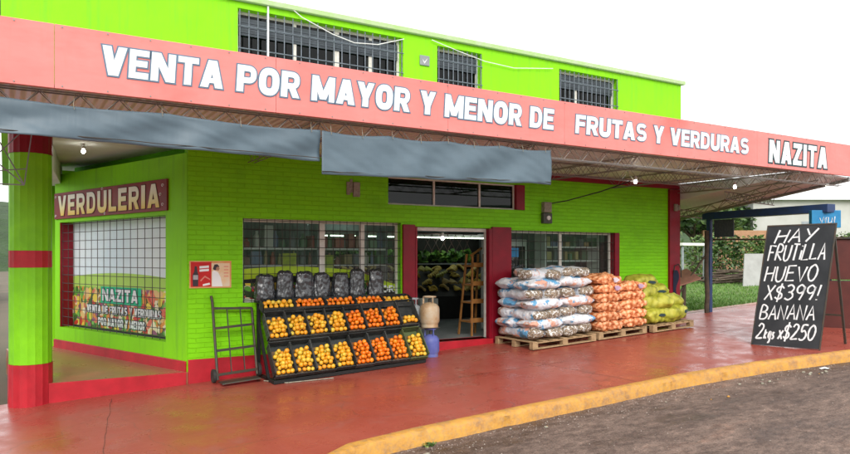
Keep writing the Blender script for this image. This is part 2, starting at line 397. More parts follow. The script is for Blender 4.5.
def road_mat():
    m, nt, b = nm('muddy_asphalt'); v = coords(nt)
    fine = noi(nt, v, 55, 4, .7); big = noi(nt, coords(nt, scale=(.45, 1.3, 1)), 1.1, 10, .72)
    col = ramp(nt, big, [(.30, (.05, .031, .023)), (.43, (.12, .078, .06)), (.58, (.185, .125, .097)), (.74, (.215, .112, .072))])
    g = ramp(nt, fine, [(.33, (.45, .45, .45)), (.67, (1.35, 1.35, 1.35))]); col = mixc(nt, 1.0, col, g, 'MULTIPLY')
    mid = noi(nt, coords(nt, scale=(.8, 1.4, 1)), 7, 8, .75); g3 = ramp(nt, mid, [(.4, (.55, .5, .48)), (.55, (1, 1, 1)), (.68, (1.5, 1.45, 1.4))]); col = mixc(nt, 1.0, col, g3, 'MULTIPLY')
    vo = N(nt, 'ShaderNodeTexVoronoi'); vo.inputs['Scale'].default_value = 38; nt.links.new(v, vo.inputs['Vector'])
    pb = ramp(nt, vo.outputs['Distance'], [(.16, (1, 1, 1)), (.22, (0, 0, 0))]); pm = N(nt, 'ShaderNodeMath', operation='MULTIPLY'); pm.inputs[1].default_value = .28; nt.links.new(pb, pm.inputs[0]); col = mixc(nt, pm.outputs[0], col, (.3, .25, .21))
    nt.links.new(col, b.inputs['Base Color'])
    mr = N(nt, 'ShaderNodeMapRange'); mr.inputs[1].default_value = .32; mr.inputs[2].default_value = .5; mr.inputs[3].default_value = .3; mr.inputs[4].default_value = .8
    nt.links.new(big, mr.inputs[0]); nt.links.new(mr.outputs[0], b.inputs['Roughness'])
    bump(nt, b, fine, .6, .012); return m
M['road'] = road_mat()
def kerb_mat():
    m, nt, b = nm('worn_yellow_kerb_paint'); v = coords(nt)
    f = noi(nt, v, 4.5, 10, .78); col = ramp(nt, f, [(.3, (.55, .29, .04)), (.50, (.47, .225, .035)), (.60, (.33, .16, .045)), (.70, (.14, .095, .07))])
    g2 = ramp(nt, noi(nt, v, 22, 5, .7), [(.45, (0, 0, 0)), (.7, (1, 1, 1))]); gm = N(nt, 'ShaderNodeMath', operation='MULTIPLY'); gm.inputs[1].default_value = .55; nt.links.new(g2, gm.inputs[0])
    col = mixc(nt, gm.outputs[0], col, (.3, .2, .11)); nt.links.new(col, b.inputs['Base Color']); b.inputs['Roughness'].default_value = .6; bump(nt, b, noi(nt, v, 16, 6), .6, .02); return m
M['kerb'] = kerb_mat()
M['ground'] = mat('earth_ground', (.14, .11, .08), (.10, .09, .06), rough=.9, scale=.4)
M['grey_street'] = mat('wet_grey_street', (.2, .21, .22), (.15, .155, .16), rough=.5, scale=.6)
M['porch'] = mat('porch_floor_paint', (.36, .13, .07), (.28, .13, .06), rough=.3, scale=2, rrough=(.15, .45))
M['lawn'] = mat('lawn_soil', (.09, .17, .03), (.12, .16, .05), rough=.9, scale=1.2)
M['hill'] = mat('added_hill_green', (.05, .085, .035), (.03, .055, .022), rough=.9, scale=.12, bs=1, bd=2, bscale=.3)
M['leaf'] = island_mat('leaves', [(0, (.035, .08, .015)), (.35, (.06, .125, .025)), (.7, (.10, .17, .035)), (.92, (.16, .21, .05))], .55, interp='LINEAR')
M['leaf_dark'] = island_mat('dark_leaves', [(0, (.02, .05, .012)), (.5, (.04, .09, .02)), (.9, (.075, .13, .03))], .5, interp='LINEAR')
M['palm'] = island_mat('palm_fronds', [(0, (.14, .2, .04)), (.6, (.2, .26, .06)), (1, (.1, .16, .03))], .5, interp='LINEAR')
M['grass'] = island_mat('grass_blades', [(0, (.06, .15, .02)), (.5, (.10, .22, .03)), (1, (.16, .26, .05))], .6, interp='LINEAR')
M['bark'] = mat('bark', (.12, .09, .065), (.07, .05, .04), rough=.9, scale=8, bs=.6)
M['roof_sheet'] = None
def sheet_mat():
    m, nt, b = nm('galvanised_roof_sheet'); t = N(nt, 'ShaderNodeTexCoord')
    wv = N(nt, 'ShaderNodeTexWave'); wv.inputs['Scale'].default_value = 3.2; wv.bands_direction = 'X'; nt.links.new(t.outputs['Object'], wv.inputs[0])
    col = ramp(nt, noi(nt, t.outputs['Object'], 1.3, 6), [(.35, (.74, .79, .80)), (.65, (.66, .70, .71)), (.8, (.6, .61, .6))])
    nt.links.new(col, b.inputs['Base Color']); b.inputs['Roughness'].default_value = .5; b.inputs['Metallic'].default_value = .15
    bump(nt, b, wv.outputs['Fac'], .8, .03); return m
M['roof_sheet'] = sheet_mat()
def fruit_mat(name, stops):
    m, nt, b = nm(name); oi = N(nt, 'ShaderNodeObjectInfo')
    col = ramp(nt, oi.outputs['Random'], stops); v = coords(nt)
    col = mixc(nt, .25, col, ramp(nt, noi(nt, v, 18), [(.35, (.55, .42, .1)), (.7, (1, 1, 1))]), 'MULTIPLY')
    nt.links.new(col, b.inputs['Base Color']); b.inputs['Roughness'].default_value = .38
    bump(nt, b, noi(nt, v, 160, 2), .15, .003); return m
M['orange_y'] = fruit_mat('yellow_orange_peel', [(0, (.72, .30, .015)), (.5, (.80, .40, .02)), (.85, (.74, .47, .04)), (1, (.62, .50, .06))])
M['orange_m'] = fruit_mat('mandarin_peel', [(0, (.80, .16, .006)), (.6, (.84, .21, .008)), (1, (.80, .28, .012))])
M['goods'] = island_mat('package_print', [(0, (.34, .06, .05)), (.16, (.16, .16, .18)), (.3, (.5, .48, .44)), (.42, (.12, .2, .12)), (.55, (.36, .25, .12)), (.66, (.14, .17, .28)), (.78, (.28, .11, .09)), (.9, (.42, .36, .16))], .4, use='obj')
M['produce_print'] = island_mat('produce_print', [(0, (.60, .05, .03)), (.13, (.12, .38, .05)), (.26, (.75, .5, .2)), (.36, (.70, .26, .04)), (.46, (.8, .72, .5)), (.56, (.05, .16, .03)), (.67, (.30, .09, .18)), (.75, (.8, .62, .07)), (.85, (.2, .5, .1)), (.93, (.7, .16, .1))], .4)
def bag_mat():
    m, nt, b = nm('black_bin_bag_plastic'); b.inputs['Base Color'].default_value = (.03, .034, .04, 1)
    b.inputs['Roughness'].default_value = .24; b.inputs['Specular IOR Level'].default_value = .9; v = coords(nt, scale=(1, 1, .6))
    vo = N(nt, 'ShaderNodeTexVoronoi'); vo.inputs['Scale'].default_value = 16; nt.links.new(v, vo.inputs['Vector'])
    p = bump(nt, b, noi(nt, v, 12, 4, .55), .7, .02); bump(nt, b, vo.outputs['Distance'], .35, .01, p); return m
M['bag'] = bag_mat()

# sack materials, in the sack's own coordinates (x = long axis)
def potato_sack_mat():
    m, nt, b = nm('printed_potato_sack'); t = N(nt, 'ShaderNodeTexCoord'); oi = N(nt, 'ShaderNodeObjectInfo')
    sh = N(nt, 'ShaderNodeVectorMath', operation='ADD'); nt.links.new(t.outputs['Object'], sh.inputs[0])
    sc = N(nt, 'ShaderNodeVectorMath', operation='SCALE'); cb = N(nt, 'ShaderNodeCombineXYZ')
    for i in range(3): nt.links.new(oi.outputs['Random'], cb.inputs[i])
    nt.links.new(cb.outputs[0], sc.inputs[0]); sc.inputs['Scale'].default_value = 17; nt.links.new(sc.outputs[0], sh.inputs[1])
    v = sh.outputs[0]
    n1 = noi(nt, v, 3.2, 6, .62); n2 = noi(nt, v, 3.9, 6, .62)
    base = ramp(nt, noi(nt, v, 8, 5), [(.3, (.58, .62, .68)), (.7, (.78, .78, .79))])
    blue = ramp(nt, n1, [(.545, (0, 0, 0)), (.57, (1, 1, 1))], 'LINEAR'); col = mixc(nt, blue, base, (.12, .36, .60))
    org = ramp(nt, n2, [(.555, (0, 0, 0)), (.60, (1, 1, 1))]); col = mixc(nt, org, col, (.68, .36, .26))
    # netted ends that show the potatoes
    sx = N(nt, 'ShaderNodeSeparateXYZ'); nt.links.new(t.outputs['Object'], sx.inputs[0])
    ab = N(nt, 'ShaderNodeMath', operation='ABSOLUTE'); nt.links.new(sx.outputs[0], ab.inputs[0])
    jit = N(nt, 'ShaderNodeMath', operation='ADD'); nt.links.new(ab.outputs[0], jit.inputs[0])
    jm = N(nt, 'ShaderNodeMath', operation='MULTIPLY'); jm.inputs[1].default_value = .16; nt.links.new(noi(nt, v, 4), jm.inputs[0]); nt.links.new(jm.outputs[0], jit.inputs[1])
    vo = N(nt, 'ShaderNodeTexVoronoi'); vo.inputs['Scale'].default_value = 24; nt.links.new(v, vo.inputs['Vector'])
    pot = ramp(nt, vo.outputs['Distance'], [(.15, (.42, .34, .25)), (.4, (.24, .17, .11)), (.55, (.12, .09, .06)), (.66, (.58, .55, .5)), (.8, (.7, .69, .66))])
    endm = ramp(nt, jit.outputs[0], [(.495, (0, 0, 0)), (.505, (1, 1, 1))]); col = mixc(nt, endm, col, pot)
    nt.links.new(col, b.inputs['Base Color']); b.inputs['Roughness'].default_value = .5
    p = bump(nt, b, noi(nt, v, 9, 5, .6), 1, .06); bump(nt, b, vo.outputs['Distance'], .25, .02, p); return m
M['potato'] = potato_sack_mat()
def onion_sack_mat(name, a, bcol, net, sc, rnd=.2):
    m, nt, b = nm(name); t = N(nt, 'ShaderNodeTexCoord'); oi = N(nt, 'ShaderNodeObjectInfo')
    vo = N(nt, 'ShaderNodeTexVoronoi'); vo.inputs['Scale'].default_value = sc; nt.links.new(t.outputs['Object'], vo.inputs['Vector'])
    col = ramp(nt, vo.outputs['Distance'], [(.15, a), (.5, bcol), (.75, net)])
    hs = N(nt, 'ShaderNodeHueSaturation'); mr = N(nt, 'ShaderNodeMapRange'); mr.inputs[3].default_value = 1 - rnd; mr.inputs[4].default_value = 1 + rnd * .4
    nt.links.new(oi.outputs['Random'], mr.inputs[0]); nt.links.new(mr.outputs[0], hs.inputs['Value']); nt.links.new(col, hs.inputs['Color'])
    nt.links.new(hs.outputs[0], b.inputs['Base Color']); b.inputs['Roughness'].default_value = .5
    w = N(nt, 'ShaderNodeTexVoronoi'); w.inputs['Scale'].default_value = 95; nt.links.new(t.outputs['Object'], w.inputs['Vector'])
    bump(nt, b, w.outputs['Distance'], .5, .008); return m
M['onion'] = onion_sack_mat('orange_onion_net', (.88, .54, .32), (.78, .31, .13), (.40, .09, .02), 14)  # pale first colour paints highlights onto the onion bumps
M['lemon'] = onion_sack_mat('lime_green_net', (.56, .54, .08), (.43, .43, .04), (.27, .28, .02), 7)
M['label_print'] = island_mat('sack_label', [(0, (.62, .55, .6)), (.5, (.45, .3, .42)), (1, (.7, .66, .66))], .5, use='obj')
def gas_mat(name, a, b_, r, k):
    m, nt, b = nm(name); v = coords(nt); f = noi(nt, v, 5, 7, .65)
    nt.links.new(ramp(nt, f, [(.38, a), (.52, b_), (.66, r), (.8, k)]), b.inputs['Base Color']); b.inputs['Roughness'].default_value = .5
    bump(nt, b, noi(nt, v, 30), .25, .006); return m
M['gas_beige'] = gas_mat('rusty_beige_cylinder', (.5, .42, .3), (.48, .34, .2), (.34, .2, .1), (.2, .09, .04))
M['gas_grey'] = gas_mat('grey_cylinder', (.36, .42, .46), (.42, .46, .48), (.3, .32, .32), (.2, .15, .12))
M['gas_blue'] = gas_mat('blue_cylinder', (.08, .10, .34), (.11, .13, .38), (.16, .16, .32), (.2, .2, .26))
M['chalkboard'] = mat('black_board_paint', (.018, .021, .024), (.035, .038, .042), rough=.6, scale=2.5, bs=.1)
M['chalk'] = mat('white_chalk_paint', (.75, .76, .76), (.6, .62, .63), rough=.8, scale=14)
M['maroon_sheet'] = mat('maroon_sheet_metal', (.12, .035, .03), (.085, .028, .025), rough=.45, scale=3)
M['tan_brick'] = brick_mat('tan_brick', (.42, .24, .14), (.36, .19, .11), .3, .09, .5)
M['interior'] = mat('shop_interior_wall', (.2, .24, .23), (.14, .17, .16), rough=.8, scale=2)
M['tile_floor'] = mat('shop_floor_tile', (.30, .33, .34), (.24, .26, .27), rough=.25, scale=2)
M['black'] = mat('black_panel', (.015, .015, .015), rough=.6)
M['banana'] = island_mat('banana_peel', [(0, (.55, .38, .04)), (.5, (.48, .36, .08)), (.8, (.34, .22, .08)), (1, (.3, .32, .06))], .5, use='obj', interp='LINEAR')
M['lime_vinyl'] = mat('lime_vinyl', (.40, .56, .02), (.36, .52, .02), rough=.35)
M['cable_white'] = mat('white_cable', (.75, .75, .73), rough=.5)
M['brown_board'] = mat('brown_board', (.34, .17, .12), (.24, .12, .09), rough=.7, scale=6)

# ------------------------------------------------------------------ ground
def sclamp(x, a, b):
    if x < a: return a + (1 - math.exp((x - a) / 6)) * -3 if x < a else a
    if x > b: return b + (1 - math.exp((b - x) / 6)) * 3
    return x
def gz(X, Y):
    return .048 * sclamp(X, -14, 20) + .02 * max(-9, min(0, Y))
def frange(a, b, n): return [a + (b - a) * i / n for i in range(n + 1)]
def sheet(mb, xs, yf, ny, dz, m=0):
    """yf(x) -> (y0, y1)"""
    vs = []; fs = []
    for x in xs:
        y0, y1 = yf(x)
        for y in frange(y0, y1, ny): vs.append((x, y, gz(x, y) + dz))
    k = ny + 1
    for i in range(len(xs) - 1):
        for j in range(ny): fs.append((i * k + j, (i + 1) * k + j, (i + 1) * k + j + 1, i * k + j + 1))
    mb.add(vs, fs, m)
KP = [(-60, -6.2), (-.9, -5.2), (.1, -4.62), (.7, -4.25), (1.5, -4.17), (2.7, -4.15), (6, -4.12), (7.6, -4.25), (9.6, -4.6), (12, -5.15), (15, -5.9), (60, -18)]
def kerb_y(x):
    for (a, ya), (b, yb) in zip(KP, KP[1:]):
        if x <= b:
            t = (x - a) / (b - a); return ya + (yb - ya) * t
    return KP[-1][1]
xs_fine = frange(-30, -6, 12) + frange(-5.5, 16, 86) + frange(17, 40, 23)
mb = MB(); gx = [-300, -150, -80, -40, -20, -14, -8, 0, 8, 14, 20, 26, 32, 40, 80, 160, 300]
vs = []; fs = []
gy = [-300, -120, -60, -30, -20, -12, -6, 0, 6, 12, 24, 40, 80, 160, 300]
for x in gx:
    for y in gy: vs.append((x, y, gz(x, y) - .26))
for i in range(len(gx) - 1):
    for j in range(len(gy) - 1):
        k = len(gy); fs.append((i * k + j, (i + 1) * k + j, (i + 1) * k + j + 1, i * k + j + 1))
mb.add(vs, fs); tag(mb.build('ground', M['ground'], loc=(0, 0, 0)), kind='structure')
mb = MB(); sheet(mb, xs_fine, lambda x: (kerb_y(x) + .01, .3), 6, 0.0)
def strip(mb, x0, y0, x1, y1, w, m, wob=.012):
    n = 14; L_ = []; R_ = []; d = Vector((x1 - x0, y1 - y0, 0)).normalized(); nn = Vector((-d.y, d.x, 0))
    for i in range(n + 1):
        t = i / n; x = x0 + (x1 - x0) * t; y = y0 + (y1 - y0) * t; o_ = nn * wob * noise.noise(Vector((x * 3, y * 3, 1))); h = w * (.6 + .8 * abs(noise.noise(Vector((x * 5, y * 5, 7)))))
        for lst, sg in ((L_, 1), (R_, -1)):
            p = Vector((x, y, 0)) + o_ + nn * h * sg; lst.append(Vector((p.x, p.y, gz(p.x, p.y) + .003)))
    for i in range(n): mb.quad(R_[i], R_[i + 1], L_[i + 1], L_[i], m)
for q in ((-1.1, -.35, -1.45, -2.6, .004, 1, .02), (-1.45, -2.6, -1.6, -4.1, .004, 1, .02), (2.2, -2.2, 5.5, -2.35, .004, 1, .05), (5.0, -1.5, 5.2, -4.05, .004, 1, .04), (9.0, -2.1, 11.5, -2.0, .005, 1, .03), (11.0, -.2, 11.2, -4.6, .006, 1, .02), (4.2, -.9, 5.3, -1.05, .01, 2, .02)): strip(mb, *q)
tag(mb.build('sidewalk', [M['sidewalk'], mat('pavement_joint', (.09, .04, .03), rough=.9), mat('pavement_scrape', (.5, .36, .28), rough=.8)], loc=(0, 0, 0)), kind='structure')
mb = MB(); sheet(mb, xs_fine, lambda x: (-22, kerb_y(x) - .1), 10, -.15)
tag(mb.build('road', M['road'], loc=(0, 0, 0)), kind='structure')
mb = MB(); sheet(mb, frange(-40, -2.9, 20), lambda x: (.3, 60), 20, -.05)
tag(mb.build('side_street', M['grey_street'], loc=(0, 0, 0)), kind='structure')
mb = MB(); sheet(mb, frange(11.06, 70, 40), lambda x: (.3, 40), 20, -.004)
tag(mb.build('lawn', M['lawn'], loc=(0, 0, 0)), kind='structure')
# kerb: worn, uneven concrete edge
mb = MB(); vs = []; fs = []; kx = frange(-30, -4, 40) + frange(-3.9, 16, 620) + frange(16.5, 40, 30)
def kn(x, s): return noise.noise(Vector((x * 1.7, s, 0))) * .45 + noise.noise(Vector((x * 6, s + 9, 0))) * .35 + noise.noise(Vector((x * 19, s + 2, 0))) * .25
for x in kx:
    y = kerb_y(x); g = gz(x, y); j = kn(x, 0); j2 = kn(x, 5); j3 = kn(x, 9)
    prof = [(.03, -.05), (.02 + .015 * j3, .010), (-.04, .014 + .01 * j), (-.105 + .04 * j, .004 + .02 * j2), (-.135 + .045 * j3, -.035 + .03 * j2), (-.15 + .05 * j2, -.135 + .02 * j), (-.19, -.25)]
    for dy, dz in prof: vs.append((x, y + dy, g + dz))
k = 7
for i in range(len(kx) - 1):
    for j in range(k - 1): fs.append((i * k + j, i * k + j + 1, (i + 1) * k + j + 1, (i + 1) * k + j))
mb.add(vs, fs); tag(mb.build('kerb', M['kerb'], loc=(0, 0, 0), smooth=50), kind='structure')
# hills all round, put in to darken the horizon that the windows reflect
mb = MB(); vs = []; fs = []; n = 120
for i in range(n):
    a = 2 * math.pi * i / n; h = 10 + 9 * (noise.noise(Vector((math.cos(a) * 2.3, math.sin(a) * 2.3, 4))) + .5)
    for r, hh in ((120, -3), (150, h * .6), (190, h), (260, h * 1.15)): vs.append((math.cos(a) * r, math.sin(a) * r, hh))
for i in range(n):
    for j in range(3): fs.append((i * 4 + j, ((i + 1) % n) * 4 + j, ((i + 1) % n) * 4 + j + 1, i * 4 + j + 1))
mb.add(vs, fs); tag(mb.build('added_hills', M['hill'], loc=(0, 0, 0), smooth=60), kind='structure')

# ------------------------------------------------------------------ shop building
F0 = Fr((0, 0, 0))
D = Vector((-.33, .944, 0)).normalized()
LW = Fr(D * 4.66, -D)                 # left display wall, u runs from its far end towards the corner
LL = 4.66
B = thing('shop_building', 'bright green two storey greengrocer shop with maroon trim on the street corner', 'building', (0, 0, 0))
WIN = [(.84, 3.69, 1.19, 2.53), (3.96, 5.67, .36, 2.47), (6.14, 9.14, 1.28, 2.45), (3.43, 6.50, 2.85, 3.35)]
mb = MB().wall(F0, 0, 10.71, -.12, 3.66, .22, WIN); mb.build('front_wall', M['green_brick'], B)
UW = [(.76, 3.73, 4.35, 5.83), (4.45, 5.46, 4.35, 5.81), (7.41, 9.1, 4.35, 5.80)]
mb = MB().wall(F0, -2.42, 11.16, 3.67, 5.93, .22, UW)
mb.box(-2.42, -2.2, .22, 9, 3.67, 5.93); mb.box(10.94, 11.16, .22, 9, 3.67, 5.93)
mb.build('upper_wall', M['green_plaster'], B)
mb = MB().box(-2.5, 11.24, -.07, 9.1, 5.935, 6.02); mb.build('roof_slab', mat('roof_edge', (.34, .5, .2), (.4, .5, .3), rough=.7), B, bevel=.01)
mb = MB().wall(LW, 0, LL - .02, .0, 3.5, .22, [(.21, 4.03, .58, 2.58)]); mb.build('display_wall', M['green_plaster'], B)
mb = MB().fbox(LW, -.3, LL - .45, 3.2, 3.72, -.75, -.5); mb.build('recess_wall', M['green_dark'], B)
mb = MB(); mb.fbox(LW, 0, LL - .5, 3.44, 3.5, -.5, -.222); mb.build('wall_ledge', M['green_plaster'], B)
mb = MB().box(-2.4, .6, .03, 5.4, 3.72, 3.80); mb.build('porch_ceiling', M['ceiling'], B)
mb = MB().beam((-2.0, .35, 3.52), (-1.52, 4.75, 3.52), .26, .38); mb.build('porch_beam', M['ceiling'], B, bevel=.01)
mb = MB().box(11.0, 11.12, .22, 9, -.1, 3.66); mb.build('side_wall', M['green_plaster'], B)
mb = MB().box(-1.7, 11.1, 8.8, 9.0, -.5, 5.93); mb.build('back_wall', M['green_plaster'], B)
# red plinth in runs between the pieces, sill step under the door
mb = MB()
mb.box(-.0, 3.71, -.03, -.002, -.05, .36); mb.build('plinth', M['red'], B, bevel=.006)
mb = MB().box(6.15, 10.69, -.03, -.002, .1, .56); mb.build('plinth', M['red'], B, bevel=.006)
mb = MB().fbox(LW, .0, LL - .03, .0, .335, .002, .03); mb.build('plinth', M['red'], B, bevel=.006)
mb = MB().box(3.97, 5.66, -.10, .30, -.02, .36); mb.build('door_step', M['red'], B, bevel=.01)
mb = MB().box(3.71, 3.955, -.05, -.001, -.05, 2.50); mb.build('pilaster', M['maroon'], B, bevel=.006)
mb = MB().box(5.675, 6.137, -.05, -.001, .05, 2.50); mb.build('pilaster', M['maroon'], B, bevel=.006)
mb = MB().box(10.71, 11.06, -.06, .22, .2, 3.48); mb.build('pilaster', M['maroon'], B, bevel=.006)
mb = MB().box(4.9, 11.06, -.05, -.003, 3.49, 3.62); mb.build('wall_beam', M['maroon'], B, bevel=.006)

def window(label, fr, u0, u1, v0, v1, mulls, glass, setback=.12, grid=None, gmat=None, gset=.03, fw=.05, reveal=None):
    w = MB()
    for a, b_, c, d in ((u0, u1, v0, v0 + fw), (u0, u1, v1 - fw, v1), (u0, u0 + fw, v0 + fw + .001, v1 - fw - .001), (u1 - fw, u1, v0 + fw + .001, v1 - fw - .001)):
        w.fbox(fr, a, b_, c, d, -setback - .05, -setback)
    for u, wd in mulls: w.fbox(fr, u - wd / 2, u + wd / 2, v0 + fw + .001, v1 - fw - .001, -setback - .045, -setback + .004)
    o = w.build('window', M['white_frame'], B, bevel=.004)
    if label: o['label'] = label
    p = MB(); xs = [u0 + fw * .5] + [u for u, _ in mulls] + [u1 - fw * .5]
    p.quad(fr.p(xs[0], v0 + fw * .5, -setback - .025), fr.p(xs[-1], v0 + fw * .5, -setback - .025), fr.p(xs[-1], v1 - fw * .5, -setback - .025), fr.p(xs[0], v1 - fw * .5, -setback - .025))
    p.build('pane', glass, o)
    if grid:
        nx, nz, r = grid; g = MB()
        for i in range(nx + 1):
            u = u0 + .02 + (u1 - u0 - .04) * i / nx; g.tube([fr.p(u, v0 + .005, -gset), fr.p(u, v1 - .005, -gset)], r, 5)
        for i in range(nz + 1):
            v = v0 + .03 + (v1 - v0 - .06) * i / nz; g.tube([fr.p(u0 + .005, v, -gset + r * 1.8), fr.p(u1 - .005, v, -gset + r * 1.8)], r, 5)
        g.build('grille', gmat or M['grille'], o)
    return o
W1 = window('wide left shop window with lime vinyl band and black grille', F0, .84, 3.69, 1.19, 2.53, [(2.23, .10), (2.98, .09)], M['glass'], .12, (22, 9, .0055))
W3 = window('right shop window behind the stacked sacks', F0, 6.14, 9.0, 1.28, 2.45, [(7.55, .07)], M['glass'], .12, (18, 6, .0055))
mb = MB().box(9.003, 9.14, -.012, .2, 1.285, 2.445); mb.build('window_jamb', M['maroon'], W3)
W4 = window('dark transom window high over the door', F0, 3.43, 6.29, 2.85, 3.35, [(4.42, .035), (5.45, .035)], M['dark_glass'], .06, None, fw=.03)
mb = MB().box(6.294, 6.50, -.012, .2, 2.855, 3.345); mb.build('window_jamb', M['maroon'], W4)
# vinyl on the left window: lime swoosh over a produce print, white letters
def produce_print(mb, fr, u0, u1, v0, v1, w, n, r0, r1, m=0):
    for i in range(n):
        r = random.uniform(r0, r1); e = random.uniform(.45, 1); a = random.uniform(0, 3.14)
        u = random.uniform(u0, u1); v = random.uniform(v0, v1); k = 9; vs = []
        for j in range(k):
            t = 2 * math.pi * j / k; x = r * math.cos(t); y = r * e * math.sin(t)
            uu = min(u1, max(u0, u + x * math.cos(a) - y * math.sin(a))); vv = min(v1, max(v0, v + x * math.sin(a) + y * math.cos(a)))
            vs.append(fr.p(uu, vv, w + i * .00001))
        mb.add(vs, [tuple(range(k))], m)
VN = -.14
mb = MB(); pts = []
for i in range(25):
    u = .9 + 2.74 * i / 24; t = i / 24
    top = 1.70 + .06 * math.sin(t * 4.2 + .4) - (max(0, t - .72) * .75); th = .17 - .05 * t
    pts.append((u, top, top - th))
for (a, b_, c), (d, e, f) in zip(pts, pts[1:]):
    mb.quad(F0.p(a, c, VN), F0.p(d, f, VN), F0.p(d, e, VN), F0.p(a, b_, VN), 0)
    mb.quad(F0.p(a, 1.25, VN), F0.p(d, 1.25, VN), F0.p(d, f, VN), F0.p(a, c, VN), 1)
produce_print(mb, F0, .9, 3.1, 1.25, 1.5, VN + .002, 150, .04, .085, 2)
for i in range(16):   # cucumbers at the left end
    a = random.uniform(-.6, .3); u = random.uniform(.93, 1.3); v = random.uniform(1.27, 1.45)
    mb.fbox(Fr(F0.p(u, v, VN + .005 + i * .0004), (math.cos(a), 0, math.sin(a)), (-math.sin(a), 0, math.cos(a))), -.09, .09, -.018, .018, 0, .0003, 3)
mb.build('decal', [M['lime_vinyl'], M['black'], M['produce_print'], M['leaf_dark']], W1)
for wd, a, b_ in (('POR', 1.5, 1.86), ('MAYOR', 1.99, 2.62), ('Y', 2.74, 2.85), ('MENOR', 2.97, 3.62)):
    mb = MB(); text(mb, wd, F0, a, b_, 1.29, 1.41, VN + .012, .001, .04); mb.build('lettering', M['letter_white'], W1)
mb = MB()
for (a, b_) in ((6.2, 7.5), (7.6, 8.93)): mb.quad(F0.p(a, 1.34, VN), F0.p(b_, 1.34, VN), F0.p(b_, 1.50, VN), F0.p(a, 1.46, VN))
mb.build('decal', M['lime_vinyl'], W3)
mb = MB().fbox(F0, 6.26, 6.46, 1.92, 2.10, VN, VN + .001); mb.build('sticker', M['sign_blue'], W3)
# upstairs windows with bars and rolled shutters
for lab, (a, b_, c, d), mu, nb in (('wide barred window at the left of the upper storey', UW[0], [(1.75, .06), (2.5, .1), (3.15, .06)], 20), ('small square barred upper window beside a wall plate', UW[1], [], 9), ('barred upper window nearest the right end', UW[2], [(8.0, .05)], 13)):
    o = window(lab, F0, a, b_, c, d, mu, M['dark_glass'], .14, None, fw=.05)
    g = MB()
    for i in range(nb + 1):
        u = a + .03 + (b_ - a - .06) * i / nb; g.tube([F0.p(u, c + .01, .01), F0.p(u, d - .02, .01)], .009, 6)
    for v in (5.2, 5.55): g.tube([F0.p(a, v, .024), F0.p(b_, v, .024)], .009, 6)
    g.build('grille', M['bars_dark'], o)
    s = MB()
    for i in range(7): s.fbox(F0, a + .052, b_ - .052, 5.78 - .052 - .04 * (i + 1), 5.78 - .052 - .04 * i - .004, -.136, -.12 + .006 * (i % 2))
    s.build('shutter', M['shutter'], o)
# display recess on the left wall with its printed poster and grille
mb = MB(); mb.fbox(LW, .205, 4.035, .575, 2.585, -.30, -.25); P = mb.build('display_poster', M['black'], B); P['label'] = 'shop window poster with pale sky, green hill and heap of produce'
mb = MB(); mb.quad(LW.p(.21, 1.38, -.247), LW.p(4.03, 1.38, -.247), LW.p(4.03, 2.58, -.247), LW.p(.21, 2.58, -.247), 0)
k = 20
for i in range(k):
    a = .21 + 3.82 * i / k; b_ = .21 + 3.82 * (i + 1) / k
    h = lambda u: 1.50 + .13 * math.sin((u - .2) / 3.9 * math.pi * .8 + .35)
    mb.quad(LW.p(a, 1.2, -.245), LW.p(b_, 1.2, -.245), LW.p(b_, h(b_), -.245), LW.p(a, h(a), -.245), 1)
mb.quad(LW.p(.21, .60, -.243), LW.p(4.03, .60, -.243), LW.p(4.03, 1.33, -.243), LW.p(.21, 1.33, -.243), 2)
produce_print(mb, LW, .22, 4.02, .62, 1.36, -.241, 520, .05, .12, 3)
mb.quad(LW.p(1.38, 1.08, -.234), LW.p(2.84, 1.08, -.234), LW.p(2.84, 1.38, -.234), LW.p(1.38, 1.38, -.234), 4)
mb.build('poster_print', [mat('poster_sky', (.80, .86, .88), (.70, .82, .88), scale=.6), mat('poster_hill', (.46, .70, .14), (.4, .62, .12), scale=1), M['leaf_dark'], M['produce_print'], mat('poster_green', (.03, .52, .27))], P)
mb = MB(); text(mb, 'NAZITA', LW, 1.46, 2.74, 1.12, 1.34, -.231, .002, .05, .06, 0, 1)
text(mb, 'VENTA DE FRUTAS Y VERDURAS', LW, .85, 3.5, .89, 1.03, -.231, .002, .03, .09, 0, 1)
text(mb, 'POR MAYOR Y MENOR', LW, 1.3, 3.0, .67, .81, -.231, .002, .03, .09, 0, 1)
mb.build('lettering', [M['letter_white'], mat('poster_letter_edge', (.03, .07, .09))], P)
mb = MB()
for i in range(17):
    u = .23 + 3.78 * i / 16; mb.tube([LW.p(u, .59, -.05), LW.p(u, 2.57, -.05)], .006, 5)
for i in range(13):
    v = .62 + 1.92 * i / 12; mb.tube([LW.p(.22, v, -.036), LW.p(4.02, v, -.036)], .006, 5)
mb.build('grille', M['grille'], B)
mb = MB().fbox(LW, .213, .23, .585, 2.575, -.245, -.004); mb.build('recess_jamb', M['maroon'], B)
# door: white frame, folded gate bars up in the head
mb = MB()
mb.box(3.962, 5.668, .06, .14, 2.40, 2.465); mb.box(5.60, 5.668, .06, .14, .365, 2.398); mb.box(3.962, 3.99, .06, .14, .365, 2.398)
MB().box(5.60, 5.669, -.048, .058, .365, 2.465).build('door_jamb', M['maroon'], B); MB().box(3.961, 4.0, -.048, .058, .365, 2.465).build('door_jamb', M['maroon'], B)
DR = mb.build('door_frame', M['white_frame'], B, bevel=.004)
mb = MB()
for i in range(6):
    a = 4.35 + i * .18; mb.tube([(a, .35, 2.36), (a + .22, .35, 2.0)], .005, 5); mb.tube([(a + .22, .36, 2.36), (a, .36, 2.0)], .005, 5)
mb.tube([(4.0, .35, 2.36), (5.6, .35, 2.36)], .01, 6); mb.build('folded_gate', M['dark_metal'], DR)
